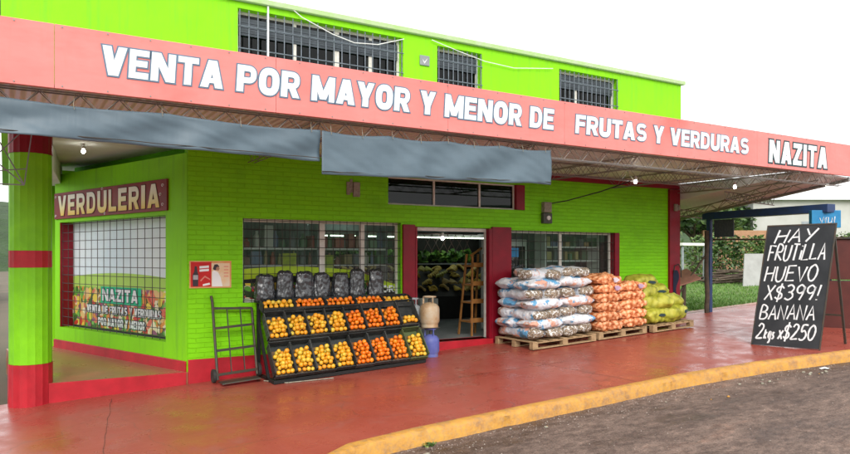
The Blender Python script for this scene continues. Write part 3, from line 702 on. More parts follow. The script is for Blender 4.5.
# interior shell
mb = MB(); mb.box(.25, 10.6, .24, 6.5, .30, .352); mb.build('shop_floor', M['tile_floor'], B)
mb = MB(); mb.box(.25, 10.6, 6.3, 6.4, .353, 3.0); mb.box(.25, .35, .24, 6.29, .353, 3.0); mb.box(10.5, 10.6, .24, 6.29, .353, 3.0); mb.box(.25, 10.6, .24, 6.4, 3.001, 3.08)
mb.build('interior_shell', M['interior'], B)
# corner porch
mb = MB(); pc = [(-2.0, -.02), (0.0, -.02), (-1.58, 4.6), (-2.35, 4.6)]
mb.add([(x, y, -.3) for x, y in pc] + [(x, y, .175) for x, y in pc], [(4, 5, 6, 7), (0, 1, 5, 4), (1, 2, 6, 5), (2, 3, 7, 6), (3, 0, 4, 7)])
PO = mb.build('porch_floor', M['porch'], B, bevel=.008)
mb = MB().box(-1.86, -.032, -.05, -.022, -.25, .18); mb.build('porch_riser', M['red'], B, bevel=.006)

# column
CL = thing('column', 'round green fluted column with red bands at the porch corner', 'column', (-2.07, .12, -.1))
for nme, z0, z1, mt, r in (('column_base', -.2, .46, 'red', .272), ('shaft', .46, 1.77, 'green_tile', .262), ('band', 1.77, 2.0, 'red', .264), ('shaft', 2.0, 3.32, 'green_tile', .262), ('capital', 3.32, 3.70, 'maroon', .27)):
    MB().lathe([(r, z0 + .001), (r, z1 - .001)], (-2.07, .12, 0), 36, flute=.035).build(nme, M[mt], CL, smooth=25)

# ------------------------------------------------------------------ canopy
CN = thing('canopy', 'long sheet metal canopy on lattice trusses running over the shop front', 'canopy', (4, -1.5, 3.4))
mb = MB().box(-7, 11.05, -2.93, -.002, 3.625, 3.66); mb.build('roof_sheet', M['roof_sheet'], CN)
mb = MB(); q = [(11.06, -2.93, 3.62), (12.74, -2.93, 3.56), (13.6, 4.1, 2.70), (11.2, 4.1, 2.86)]
mb.add(q + [(x, y, z + .03) for x, y, z in q], [(3, 2, 1, 0), (4, 5, 6, 7), (0, 1, 5, 4), (1, 2, 6, 5), (2, 3, 7, 6), (3, 0, 4, 7)]); mb.build('side_roof_sheet', M['roof_sheet'], CN)
mb = MB(); mb.beam((12.77, -2.95, 3.55), (13.62, 4.1, 2.70), .05, .09); mb.build('roof_edge', M['truss'], CN)
mb = MB(); mb.add([(11.07, -2.9, 3.57), (11.07, 4, 2.8), (11.07, 4, 3.62), (11.07, -2.9, 3.62), (11.1, -2.9, 3.57), (11.1, 4, 2.8), (11.1, 4, 3.62), (11.1, -2.9, 3.62)], [(0, 3, 2, 1), (4, 5, 6, 7), (0, 1, 5, 4), (1, 2, 6, 5), (2, 3, 7, 6), (3, 0, 4, 7)])
mb.build('gable_sheet', M['roof_sheet'], CN)
def truss(p, q, zt, zb, n, r=.008):
    m = MB(); p = Vector(p); q = Vector(q)
    for dy in (-.05, .05):
        off = (q - p).normalized().cross(Vector((0, 0, 1))) * dy
        a = p + off; b_ = q + off
        m.tube([(a.x, a.y, zt), (b_.x, b_.y, zt)], r, 6); m.tube([(a.x, a.y, zb), (b_.x, b_.y, zb)], r, 6)
        pts = []
        for i in range(n + 1):
            c = a.lerp(b_, i / n); pts.append((c.x, c.y, zt if i % 2 == 0 else zb))
        for u, v in zip(pts, pts[1:]): m.tube([u, v], r * .62, 5)
    return m
truss((-7, -2.82, 0), (12.7, -2.82, 0), 3.60, 3.41, 104).build('truss', M['truss'], CN)
truss((-7, -1.45, 0), (11.0, -1.45, 0), 3.60, 3.38, 80).build('truss', M['truss'], CN)
m = MB(); bx0, bx1, by = -2.50, -2.17, -1.0
for q in (((bx0, by, 3.60), (bx0, by, 2.72), .02), ((bx0, by, 2.80), (bx1, by, 2.80), .008), ((bx0, by, 3.45), (bx1, by, 2.80), .008), ((bx0, by, 3.1), (bx1, by, 2.80), .008), ((bx0, by, 3.1), (bx1 + .1, by, 3.60), .008), ((bx1, by, 2.80), (bx1 + .1, by, 3.60), .008), ((bx0, by, 2.95), (bx1 + .02, by, 3.0), .007)): m.tube([q[0], q[1]], q[2], 6)
m.build('corner_bracket', M['grey_bars'], CN)
for x in (.95, 4.4, 6.6, 8.8, 11.0): truss((x, -2.76, 0), (x, -.08, 0), 3.585, 3.40, 14).build('truss', M['truss'], CN)
for a, b_ in (((11.1, -2.7, 3.50), (13.3, 3.4, 2.72)), ((11.9, -2.8, 3.50), (12.3, 3.8, 2.73)), ((11.1, -1.2, 3.35), (12.9, -1.2, 3.28)), ((11.1, .6, 3.12), (13.1, .6, 3.05)), ((11.2, 2.3, 2.92), (13.3, 2.3, 2.82))):
    m = MB(); a = Vector(a); b2 = Vector(b_); dz = Vector((0, 0, -.16)); m.tube([a, b2], .012, 6); m.tube([a + dz, b2 + dz], .012, 6); n = 24
    pts = [a.lerp(b2, i / n) + (dz if i % 2 else Vector()) for i in range(n + 1)]
    for u, v in zip(pts, pts[1:]): m.tube([u, v], .007, 5)
    m.build('truss', M['truss'], CN)

# banner sign along the canopy edge
SG = thing('banner_sign', 'long salmon banner over the canopy edge with white shop lettering', 'sign', (4, -3, 3.6))
mb = MB(); XS = [-7, -4.4, -1.95, .35, 2.75, 4.83, 7.4, 9.55, 12.9]
for a, b_ in zip(XS, XS[1:]): mb.box(a + .002, b_ - .002, -3.0, -2.945, 3.605, 4.25)
mb.build('panel', M['banner'], SG, bevel=.003)
FB = Fr((0, -3.0, 0))
mb = MB(); text(mb, 'VENTA POR MAYOR Y MENOR DE', FB, -1.53, 4.60, 3.80, 4.105, .003, .003, .06, .05, 0, 1, .06, .1)
mb.build('lettering', [M['letter_white'], M['letter_line']], SG)
mb = MB(); text(mb, 'FRUTAS Y VERDURAS', FB, 5.04, 9.28, 3.795, 4.08, .003, .003, .06, .05, 0, 1, .06, .1)
mb.build('lettering', [M['letter_white'], M['letter_line']], SG)
mb = MB(); text(mb, 'NAZITA', FB, 9.90, 11.84, 3.70, 4.12, .003, .003, .06, .07, 0, 1, .05, .16)
mb.build('lettering', [M['letter_white'], M['letter_dark']], SG)
mb = MB()
for i in range(36):
    u = -2.3 + i * .42
    for v in (4.225, 3.63): mb.tube([FB.p(u, v, .001), FB.p(u, v, .006)], .009, 6)
mb.build('rivet', M['truss'], SG)

# tarpaulins tied under the banner
def tarp(x0, x1, zt0, zt1, zb0, zb1, seed, label):
    m = MB(); nx = 160; nz = 16; vs = []; fs = []
    for i in range(nx + 1):
        t = i / nx; x = x0 + (x1 - x0) * t; zt = zt0 + (zt1 - zt0) * t - .03 * abs(math.sin(t * math.pi * 4)); zb = zb0 + (zb1 - zb0) * t + .012 * noise.noise(Vector((x * 2, seed, 0)))
        for j in range(nz + 1):
            s = j / nz; z = zt + (zb - zt) * s
            y = -2.9 + .045 * (.3 + s) * noise.noise(Vector((x * 1.5 + s * 1.1, seed, s * .6))) + .022 * (.4 + s) * math.sin(x * 7 + s * 1.6 + 3 * noise.noise(Vector((x * .9, seed, 2)))) * (.3 + abs(noise.noise(Vector((x * 1.1, seed + 8, 0)))) * 2) + .008 * noise.noise(Vector((x * 6 - s * 4, seed + 4, s * 3)))
            vs.append((x, y, z))
    for i in range(nx):
        for j in range(nz): fs.append((i * (nz + 1) + j, i * (nz + 1) + j + 1, (i + 1) * (nz + 1) + j + 1, (i + 1) * (nz + 1) + j))
    m.add(vs, fs); o = m.build('tarpaulin', M['tarp'], smooth=180)
    s = o.modifiers.new('thick', 'SOLIDIFY'); s.thickness = .006; s.offset = 1
    for i in range(9):
        x = x0 + .12 + (x1 - x0 - .24) * i / 8; t = (x - x0) / (x1 - x0); z = zt0 + (zt1 - zt0) * t - .03 * abs(math.sin(t * math.pi * 4))
        MB().tube([(x, -2.925, z - .035), (x - .01, -2.93, z + .02), (x + .015, -2.85, 3.60)], .004, 5).build('tie_rope', M['box_grey'], o)
    MB().tube([(x0 + (x1 - x0) * q / 30, -2.915, zb0 + (zb1 - zb0) * q / 30 + .035 + .004 * math.sin(q * 2.2)) for q in range(31)], .005, 5).build('hem_seam', M['dark_metal'], o)
    return tag(o, label, 'tarpaulin', 'tarpaulins hanging under the banner')
tarp(-6.2, .945, 3.52, 3.47, 3.17, 3.09, 1, 'longer blue grey tarpaulin hanging under the banner on the left')
tarp(.965, 4.65, 3.47, 3.52, 2.93, 3.0, 7, 'shorter deeper blue grey tarpaulin hanging under the banner above the crates')

# maroon hand painted board on the display wall
V = thing('painted_board', 'maroon board with hand painted cream and yellow lettering over the poster', 'sign', LW.p(2.2, 2.64, .03))
mb = MB().fbox(LW, .05, 4.12, 2.645, 3.14, .003, .035); mb.build('panel', mat('maroon_board', (.24, .022, .022), (.17, .022, .02), rough=.5, scale=3, bs=.1), V, bevel=.004)
m, nt, b = nm('cream_to_yellow_paint'); t = N(nt, 'ShaderNodeTexCoord'); sx = N(nt, 'ShaderNodeSeparateXYZ'); nt.links.new(t.outputs['Object'], sx.inputs[0])
nt.links.new(ramp(nt, sx.outputs[2], [(.07, (.72, .5, .06)), (.22, (.74, .66, .32)), (.36, (.74, .71, .58))]), b.inputs['Base Color']); b.inputs['Roughness'].default_value = .5
mb = MB(); text(mb, 'VERDULERIA', LW, .24, 3.92, 2.70, 3.08, .037, .003, .06, .03, 0, 1, 0, .2); mb.build('lettering', [m, mat('board_letter_edge', (.06, .015, .012))], V)
mb = MB()
for (u, v) in ((.12, 2.7), (.12, 3.06), (4.0, 2.74), (4.0, 3.04), (3.93, 2.9), (2.1, 2.675), (2.0, 3.11)):
    pts = [LW.p(u + .035 * math.cos(a) * (1 - a / 9), v + .03 * math.sin(a) * (1 - a / 9), .038) for a in [i * .5 for i in range(13)]]; mb.tube(pts, .005, 5)
mb.build('scroll_ornament', M['letter_white'], V)

# red advertising poster on the brick wall
A = thing('wall_poster', 'small red and orange drinks poster glued to the green brick wall', 'poster', (.33, -.01, 1.43))
mb = MB().box(.02, .655, -.012, -.002, 1.44, 1.855); mb.build('sheet', mat('poster_orange', (.66, .26, .09), (.7, .45, .2), scale=4), A)
mb = MB(); PF = Fr((.02, -.012, 1.44))
mb.quad(PF.p(.02, .02, .001), PF.p(.33, .02, .001), PF.p(.33, .40, .001), PF.p(.02, .40, .001), 0)
mb.quad(PF.p(.33, .02, .001), PF.p(.61, .02, .001), PF.p(.61, .38, .001), PF.p(.33, .38, .001), 1)
def fl(mb, fr, pts, w, m): mb.add([fr.p(u, v, w) for u, v in pts], [tuple(range(len(pts)))], m)
fl(mb, PF, [(.05, .03), (.13, .03), (.135, .2), (.12, .25), (.11, .33), (.08, .34), (.07, .25), (.045, .2)], .002, 2)     # bottle
fl(mb, PF, [(.055, .13), (.128, .13), (.128, .2), (.055, .2)], .003, 3)
fl(mb, PF, [(.34, .02), (.5, .02), (.47, .16), (.43, .24), (.37, .27), (.34, .25)], .002, 4)                                # white shirt
fl(mb, PF, [(.35, .29), (.375, .36), (.42, .365), (.45, .33), (.43, .28), (.38, .27)], .002, 2)                            # hair
fl(mb, PF, [(.40, .27), (.44, .265), (.455, .30), (.43, .33), (.40, .31)], .003, 5)
for i in range(2): fl(mb, PF, [(.15, .30 - i * .05), (.29, .31 - i * .05), (.29, .345 - i * .05), (.15, .335 - i * .05)], .002, 4)
fl(mb, PF, [(.16, .12), (.23, .19), (.31, .14), (.31, .12), (.23, .165), (.17, .10)], .002, 6)
fl(mb, PF, [(.2, .03), (.31, .05), (.3, .08), (.2, .06)], .002, 4)
for i in range(4): fl(mb, PF, [(.52, .32 - i * .05), (.59, .32 - i * .05), (.59, .335 - i * .05), (.52, .335 - i * .05)], .002, 6)
mb.build('print', [mat('print_red', (.56, .02, .02)), mat('print_peach', (.72, .5, .28), (.7, .6, .45), scale=6), mat('print_dark', (.05, .04, .05)), mat('print_steel', (.4, .4, .42)), M['letter_white'], mat('print_skin', (.42, .22, .14)), mat('print_pink', (.7, .25, .2))], A)

# meter boxes, wall plate, lamps, cables
mb = MB(); mb.box(2.62, 2.68, -.04, -.002, 2.98, 3.2); mb.box(2.74, 2.86, -.05, -.002, 2.95, 3.2); mb.box(2.685, 2.735, -.02, -.002, 3.02, 3.25)
tag(mb.build('junction_box', M['box_grey'], bevel=.006), 'broken brown junction box under the tarpaulin on the green wall', 'junction box')
MTR = thing('electric_meter', 'grey electric meter box on the green wall right of the transom window', 'meter', (7.03, -.05, 2.63))
mb = MB().box(6.93, 7.13, -.10, -.002, 2.82, 3.03); mb.build('cover', M['box_grey'], MTR, bevel=.01)
mb = MB().box(6.92, 7.15, -.09, -.002, 2.60, 2.81); mb.build('housing', mat('meter_dark', (.06, .08, .07), (.1, .1, .08), scale=30), MTR, bevel=.01)
mb = MB().tube([(7.04, -.09, 2.71), (7.04, -.115, 2.71)], .045, 16); mb.build('dial', M['white_paint'], MTR)
mb = MB().box(4.07, 4.27, -.03, -.002, 5.40, 5.58); WP = tag(mb.build('wall_plate', mat('plate_grey', (.25, .27, .28), rough=.5), bevel=.006), 'small grey square plate on the upper wall between two windows', 'wall plate')
mb = MB(); fl(mb, F0, [(4.11, 5.52), (4.16, 5.46), (4.23, 5.54), (4.16, 5.43)], .032, 0); mb.build('plate_mark', M['letter_white'], WP)
mb = MB().tube([(7.10, -.04, 3.0), (7.3, -.35, 3.05), (7.6, -1.0, 3.2), (7.75, -1.6, 3.35)], .012, 6); tag(mb.build('power_cable', M['rubber']), 'black power cable slung from the electric meter to the canopy truss', 'cable')
def lamp(x, y, z, label):
    o = thing('bulb_lamp', label, 'lamp', (x, y, z), 'bare bulbs around the shop front')
    MB().lathe([(.02, .10), (.032, .06), (.03, .03)], (x, y, z), 10).build('socket', M['bulb_body'], o, smooth=40)
    MB().ball((x, y, z - .01), (.03, .03, .036), 12, 8).build('bulb', M['lamp'], o, smooth=180)
lamp(8.0, -1.5, 3.37, 'lit bulb under the canopy over the stacked potato sacks')
lamp(10.6, -1.8, 3.38, 'lit bulb under the canopy above the right end pilaster')
lamp(12.3, -2.75, 3.36, 'lit bulb under the far right corner of the canopy')
lamp(-1.3, 1.44, 3.61, 'lit bulb on the white porch ceiling left of the poster wall')
lamp(4.72, .24, 2.28, 'lit bulb just inside the top of the shop doorway')
mb = MB().tube([(1.24, -.03, 4.3), (1.24, -.03, 6.35)], .016, 8); tag(mb.build('conduit_pipe', M['cable_white']), 'white vertical pipe crossing the wide upper window', 'pipe')
def sag(pts):
    out = []
    for (a, b_) in zip(pts, pts[1:]):
        for i in range(6): out.append(Vector(a).lerp(Vector(b_), i / 6))
    return out + [Vector(pts[-1])]
mb = MB().tube([(1.24, -.06, 6.2), (1.8, -.05, 5.85), (2.35, -.05, 5.66), (2.75, -.05, 5.58), (3.2, -.05, 5.62), (3.72, -.05, 5.80)], .008, 6)
tag(mb.build('white_cable', M['cable_white']), 'white cable sagging in front of the wide upper window', 'cable')
mb = MB().tube([(4.3, -.05, 5.88), (4.9, -.05, 5.76), (5.5, -.05, 5.66), (6.2, -.05, 5.63), (7.2, -.05, 5.76)], .007, 6)
tag(mb.build('white_cable', M['cable_white']), 'white cable sagging past the small square upper window', 'cable')

# ------------------------------------------------------------------ inside the shop
for i, (x, y) in enumerate(((2.2, 2.2), (5.2, 5.85), (8.2, 2.4), (8.4, 4.4))):
    o = thing('tube_lamp', ['lit ceiling tube behind the left window', 'lit ceiling tube at the back of the shop', 'lit ceiling tube behind the right window', 'lit ceiling tube near the right end of the produce stand'][i], 'ceiling lamp', (x, y, 2.95), 'ceiling tubes inside the shop')
    MB().box(x - .65, x + .65, y - .05, y + .05, 2.94, 2.998).build('housing', M['white_paint'], o)
    MB().tube([(x - .62, y, 2.915), (x + .62, y, 2.915)], .018, 8).build('tube', M['tube'], o)
SH = thing('display_shelf', 'white shelf unit stocked with packages behind the left window', 'shelf', (2.2, .65, .36))
for z in (1.12, 1.5, 1.79, 2.07): MB().box(.95, 3.6, .42, .8, z - .03, z).build('shelf_board', M['white_paint'], SH)
for x in (.93, 2.28, 3.62): MB().box(x - .018, x + .018, .42, .8, .353, 2.5).build('upright', M['grey_bars'], SH)
pk = 0
pknames = {1.5: 'lower', 1.79: 'middle', 2.07: 'top'}
for z in (1.5, 1.79, 2.07):
    x = 1.0
    while x < 3.5:
        w = random.uniform(.06, .17); h = random.uniform(.12, .24) if z < 2 else random.uniform(.14, .38)
        if not (2.24 < x + w and x < 2.32):
            mb = MB(); kind = random.random()
            if kind < .6: mb.box(x, x + w, .46, .7, z + .001, z + h); o = mb.build('package', M['goods'], bevel=.006)
            else: mb.lathe([(w * .42, 0), (w * .42, h * .65), (w * .2, h * .82), (w * .18, h)], (x + w / 2, .57, z + .001), 12); o = mb.build('bottle', M['goods'], smooth=40)
            tag(o, ('boxed' if kind < .6 else 'bottled') + ' goods on the %s shelf behind the left window' % pknames[z], 'package' if kind < .6 else 'bottle', ('boxes' if kind < .6 else 'bottles') + ' on the %s shelf behind the left window' % pknames[z])
        x += w + random.uniform(.006, .04)
mb = MB().box(1.62, 1.86, .36, .362, 1.68, 1.98); tag(mb.build('price_card', mat('card_yellow', (.55, .58, .05), (.35, .4, .05), scale=14)), 'yellow price card hanging behind the left window near its centre post', 'card')
mb = MB().box(2.35, 2.55, .36, .362, 1.66, 1.95); tag(mb.build('price_card', mat('card_lime', (.5, .56, .06), (.3, .4, .05), scale=14)), 'lime price card hanging behind the right pane of the left window', 'card')
reflection_shelf = thing('display_shelf', 'white shelf unit with packages added behind the right window in place of pale reflections', 'shelf', (8.25, .7, .36))  # added shelf and its boxes stand in for pale reflections in the glass
for z in (1.5, 1.85, 2.15): MB().box(7.5, 9.0, .5, .85, z - .03, z).build('shelf_board', M['white_paint'], reflection_shelf)
for x in (7.48, 9.02): MB().box(x - .018, x + .018, .5, .85, .353, 2.5).build('upright', M['white_paint'], reflection_shelf)
for z, zn in ((1.85, 'middle'), (2.15, 'top')):
    x = 7.55
    while x < 8.85:
        w = random.uniform(.07, .18); h = random.uniform(.10, .24)
        mb = MB(); mb.box(x, x + w, .54, .76, z + .001, z + h)
        tag(mb.build('package', M['goods'], bevel=.006), 'boxed goods on the %s board of the added shelf behind the right window' % zn, 'package', 'boxes on the %s board of the added shelf behind the right window' % zn)
        x += w + random.uniform(.01, .12)
FR = thing('drinks_fridge', 'tall white fridge behind the right shop window', 'fridge', (6.9, 1.2, .36))
MB().box(6.5, 7.3, .9, 1.5, .36, 2.3).build('cabinet', M['white_paint'], FR, bevel=.02); MB().box(6.56, 7.24, .88, .897, .6, 2.15).build('door', M['black'], FR, bevel=.01)
MB().tube([(7.19, .86, 1.2), (7.19, .86, 1.7)], .012, 6).build('handle', M['grey_bars'], FR)
CT = thing('shop_counter', 'dark red shop counter behind the right shop window', 'counter', (8.8, 1.6, .36))
MB().box(7.8, 9.8, 1.3, 1.9, .36, 1.4).build('front', M['maroon'], CT); MB().box(7.75, 9.85, 1.25, 1.95, 1.401, 1.45).build('counter_top', M['white_paint'], CT, bevel=.01)
# produce stand seen through the door
ST = thing('produce_stand', 'dark stepped produce stand at the back of the shop', 'stand', (6.5, 4.6, .36))
MB().box(4.2, 9.2, 4.0, 5.3, .36, .92).build('base', M['black'], ST)
MB().add([(4.2, 4.0, .93), (9.2, 4.0, .93), (9.2, 4.9, 1.6), (4.2, 4.9, 1.6), (4.2, 4.02, .90), (9.2, 4.02, .90), (9.2, 4.92, 1.57), (4.2, 4.92, 1.57)], [(0, 1, 2, 3), (7, 6, 5, 4), (0, 4, 5, 1), (1, 5, 6, 2), (2, 6, 7, 3), (3, 7, 4, 0)]).build('sloping_shelf', M['black'], ST)
MB().box(4.2, 9.2, 4.95, 5.35, 1.72, 1.76).build('upper_shelf', M['grey_bars'], ST)
MB().box(4.2, 9.2, 5.36, 5.42, .93, 2.6).build('back_panel', M['black'], ST)
MB().box(4.2, 9.2, 4.8, 5.36, 2.46, 2.55).build('hood', M['white_paint'], ST)
MB().box(4.3, 9.1, 4.86, 4.92, 2.43, 2.457).build('light_strip', emit('strip_glow', (.85, 1, .8), 3), ST)
def banana_bunch():
    m = MB()
    for i in range(6):
        a = (i - 2.5) * .28; pts = []; 
        for j in range(6):
            t = j / 5; pts.append(((.02 + .20 * t) * math.cos(a), (.02 + .20 * t) * math.sin(a), .05 + .08 * math.sin(t * 2.6)))
        m.tube(pts, [.012, .024, .028, .028, .022, .008], 7)
    return m
proto = banana_bunch().build('banana_bunch', M['banana'], smooth=180, loc=(0, 0, 0))
first = True
for row in range(4):
    for i in range(18):
        o = proto if first else proto.copy()
        if not first: COL.objects.link(o)
        first = False; y = 4.1 + row * .22
        o.location = (4.7 + i * .235 + random.uniform(-.06, .06), y, .95 + (y - 4.0) * .744); o.rotation_euler = (R(25), 0, random.uniform(0, 6.28)); o.scale = [random.uniform(.95, 1.25)] * 3
        tag(o, 'bunch of bananas on the %s row of the stand inside the shop' % ('front', 'second', 'third', 'back')[row], 'bananas', 'bananas on the %s row of the indoor stand' % ('front', 'second', 'third', 'back')[row])
def leaf_clump(m, c, rad, n, size, sq=1):
    for i in range(n):
        d = Vector((random.gauss(0, 1), random.gauss(0, 1), random.gauss(0, 1))).normalized(); r = random.uniform(.35, 1) ** .6
        p = Vector(c) + Vector((d.x * rad[0], d.y * rad[1], d.z * rad[2])) * r
        a = Vector((random.gauss(0, 1), random.gauss(0, 1), random.gauss(0, .6))).normalized(); b_ = a.cross(Vector((random.gauss(0, 1), random.gauss(0, 1), random.gauss(0, 1)))).normalized()
        s = size * random.uniform(.6, 1.3)
        m.add([p - a * s, p - b_ * s * .4 * sq, p + a * s, p + b_ * s * .4 * sq], [(0, 1, 2, 3)])
M['lettuce'] = island_mat('lettuce_leaves', [(0, (.02, .06, .01)), (.5, (.06, .17, .02)), (1, (.2, .36, .06))], .5, interp='LINEAR')
for i in range(9):
    m = MB(); leaf_clump(m, (4.9 + i * .46, 5.12, 1.94), (.24, .15, .18), 70, .09, 2)
    tag(m.build('leafy_bunch', M['lettuce']), 'leafy green bunch on the upper shelf of the indoor stand', 'greens', 'leafy bunches on the upper shelf of the indoor stand')
BX = thing('white_bin', 'white open bin on the floor in front of the indoor produce stand', 'bin', (6.35, 3.6, .36))
mb = MB(); mb.box(6.1, 6.6, 3.4, 3.42, .7, .92); mb.box(6.1, 6.6, 3.78, 3.8, .7, .92); mb.box(6.1, 6.12, 3.421, 3.779, .7, .92); mb.box(6.58, 6.6, 3.421, 3.779, .7, .92); mb.build('sides', M['white_paint'], BX)
MB().box(6.1, 6.6, 3.4, 3.8, .66, .698).build('bottom', M['white_paint'], BX); MB().box(6.15, 6.55, 3.45, 3.75, .353, .658).build('stand', M['black'], BX)
# stepped wooden rack beside the door
RK = thing('wooden_rack', 'orange wooden ladder rack with four shelves just inside the doorway', 'rack', (5.72, .6, .352))
for (xa, xb) in ((5.50, 5.60), (5.90, 5.88)):
    for y0, y1 in ((.40, .52), (.86, .72)):
        MB().beam((xa, y0, .36), (xb, y1, 1.98), .045, .03, (1, 0, 0)).build('rail', M['rack_wood'], RK, bevel=.004)
for z, dx in ((.62, .02), (1.0, .05), (1.35, .075), (1.72, .10)):
    MB().box(5.50 + dx - .03, 5.92, .45, .82, z, z + .035).build('shelf', M['rack_wood'], RK, bevel=.004)
    MB().box(5.50 + dx - .03, 5.92, .425, .447, z, z + .09).build('rim_board', M['rack_wood'], RK, bevel=.004)
MB().beam((5.55, .5, 1.95), (5.88, .6, 2.1), .04, .03).build('brace', M['rack_wood'], RK)

# ------------------------------------------------------------------ crate rack with fruit
X0, X1 = 1.02, 3.63; PX = (X1 - X0) / 8
TILT = math.atan(.034)
def zb(x): return gz(x, -.9) + .065
RS = thing('crate_stand', 'dark stepped stand carrying the fruit crates and bin bags', 'stand', (2.3, -.6, .05))
mb = MB()
for x in (1.05, 1.9, 2.75, 3.56):
    z = zb(x); g = gz(x, -.9) - .003
    mb.beam((x, -.88, g), (x, -.88, z - .0), .05, .05); mb.beam((x, -.13, g), (x, -.13, 1.18), .05, .05)
    mb.beam((x, -.88, z - .03), (x, -.13, z - .03), .04, .04); mb.beam((x, -.62, z - .03), (x, -.1, z + .85), .04, .04)
mb.beam((1.03, -.88, zb(1.03) - .03), (3.58, -.88, zb(3.58) - .03), .04, .04); mb.beam((1.03, -.13, 1.15), (3.58, -.13, 1.15), .04, .04)
mb.build('frame', M['black'], RS)
mb = MB(); mb.hexa([(X0, -.96, zb(X0) - .06), (X1, -.96, zb(X1) - .06), (X1, -.70, zb(X1) - .06), (X0, -.70, zb(X0) - .06), (X0, -.96, zb(X0) - .005), (X1, -.96, zb(X1) - .005), (X1, -.70, zb(X1) - .005), (X0, -.70, zb(X0) - .005)])
mb.build('bottom_board', M['black'], RS, bevel=.006)
mb = MB(); mb.box(X0 - .02, X1 - .05, -.27, -.06, 1.195, 1.22); mb.build('top_board', M['black'], RS, bevel=.004)
fr_y = MB().ball((0, 0, 0), (.0365, .0365, .034), 14, 10).build('yellow_orange', M['orange_y'], smooth=180, loc=(0, 0, 0))
fr_m = MB().ball((0, 0, 0), (.0345, .0345, .031), 14, 10).build('mandarin', M['orange_m'], smooth=180, loc=(0, 0, 0))
used = {'y': False, 'm': False}
def put_fruit(kind, p, label, group):
    pr = fr_y if kind == 'y' else fr_m
    o = pr.copy() if used[kind] else pr
    if used[kind]: COL.objects.link(o)
    used[kind] = True
    o.location = p; o.rotation_euler = (random.uniform(0, 6), random.uniform(0, 6), 0); s = random.uniform(.84, 1.13); o.scale = (s, s * random.uniform(.95, 1.03), s * random.uniform(.92, 1.02))
    tag(o, label, 'orange' if kind == 'y' else 'mandarin', group)
def crate(fr, w, L, dp, mt, label):
    """fr: origin at the front lower left corner, u across, v up the sloping floor, w out of the crate"""
    o = thing('crate', label, 'crate', fr.o, 'black plastic fruit crates on the stepped stand'); t = .012; g = .002
    m = MB(); m.fbox(fr, g, w - g, 0, L, 0, t); m.build('bottom', mt, o)
    def slat(nm_, f2, W, dp=dp):
        m = MB()
        n = 3; h = (dp - t) / n
        for i in range(n): m.fbox(f2, 0, W, t + .001 + i * h, t + .001 + i * h + h * (.8 if i < n - 1 else 1), 0, t)
        for i in range(5):
            u = (W - .02) * i / 4; m.fbox(f2, u, u + .02, t + .001, dp - .001, .0005, t + .004)
        m.build(nm_, mt, o)
    slat('front_wall', Fr(fr.p(g, 0, 0), fr.ux, fr.n), w - 2 * g, dp * .62)
    slat('end_wall', Fr(fr.p(w - g, L, 0), -fr.ux, fr.n), w - 2 * g)
    slat('side_wall', Fr(fr.p(g, L - t - .005, 0), -fr.uz, fr.n), L - 2 * t - .01)
    slat('side_wall', Fr(fr.p(w - g, t + .005, 0), fr.uz, fr.n), L - 2 * t - .01)
    return o
ORD = ['leftmost', 'second', 'third', 'fourth', 'fifth', 'sixth', 'seventh', 'rightmost']
def where(i, n): return ORD[0] + ' ' if i == 0 else ('rightmost ' if i == n - 1 else ORD[i] + ' from the left ')
LC, DC = .45, .15
for row, (y, dz, name) in enumerate(((-.95, 0, 'bottom'), (-.67, .515, 'middle'))):
    for i in range(8):
        x = X0 + PX * i; th = R(51); jz = random.uniform(-.006, .006)
        ux = Vector((math.cos(TILT), 0, math.sin(TILT))); uz = Vector((0, math.cos(th), math.sin(th)))
        fr = Fr((x, y + random.uniform(-.012, .012), zb(x) + dz + .012 + jz + (.123 if False else 0)), ux, uz)
        kind = 'm' if 4 <= i <= 6 else 'y'; few = (row == 1 and i == 7)
        fn = 'yellow oranges' if kind == 'y' else 'bright mandarins'
        lab = ('olive green crate' if row == 0 and i == 7 else 'black crate') + (' with only a few ' if few else ' of ') + fn + ', ' + where(i, 8) + 'in the %s row' % name
        crate(fr, PX, .54 if row == 0 else LC, DC, M['green_crate'] if (row == 0 and i == 7) else M['black_plastic'], lab)
        rr = .0365 if kind == 'y' else .034; nu = 4; du = (PX - .04) / nu; rows = 2 if few else (6 if row == 0 else 5)
        lab2 = ('yellow orange' if kind == 'y' else 'mandarin') + ' in the ' + where(i, 8) + 'crate of the %s row' % name
        grp = 'fruit in the ' + where(i, 8) + 'crate of the %s row' % name
        for a in range(rows):
            for b_ in range(nu - (a % 2)):
                u = .02 + du * (b_ + .5 + .5 * (a % 2)); v = .045 + a * .064
                bulge = .055 * math.sin(math.pi * min(1, (a + .6) / rows)) * math.sin(math.pi * (u / PX))
                put_fruit(kind, fr.p(u + random.uniform(-.007, .007), v + random.uniform(-.006, .006), .095 + bulge + random.uniform(-.006, .008)), lab2, grp)
        if not few:
            for a in range(rows - 1):
                for b_ in range(2):
                    u = PX * (.36 + .28 * b_) + random.uniform(-.02, .02); v = .085 + a * .066 + random.uniform(-.01, .01)
                    put_fruit(kind, fr.p(u, v, .095 + .045 + .052 + random.uniform(-.006, .006)), lab2, grp)
        # paper lining under the heap
        m = MB(); m.fbox(fr, .016, PX - .016, .018, .05 + rows * .064, .0135, .058)
        o = m.build('paper_lining', mat('lining_%d_%d' % (row, i), (.16, .10, .05) if kind == 'y' else (.2, .08, .03), rough=.8))
        tag(o, 'paper lining under the fruit in the ' + where(i, 8) + 'crate of the %s row' % name, 'lining', 'paper linings in the fruit crates')
TW = (X1 - X0) / 5
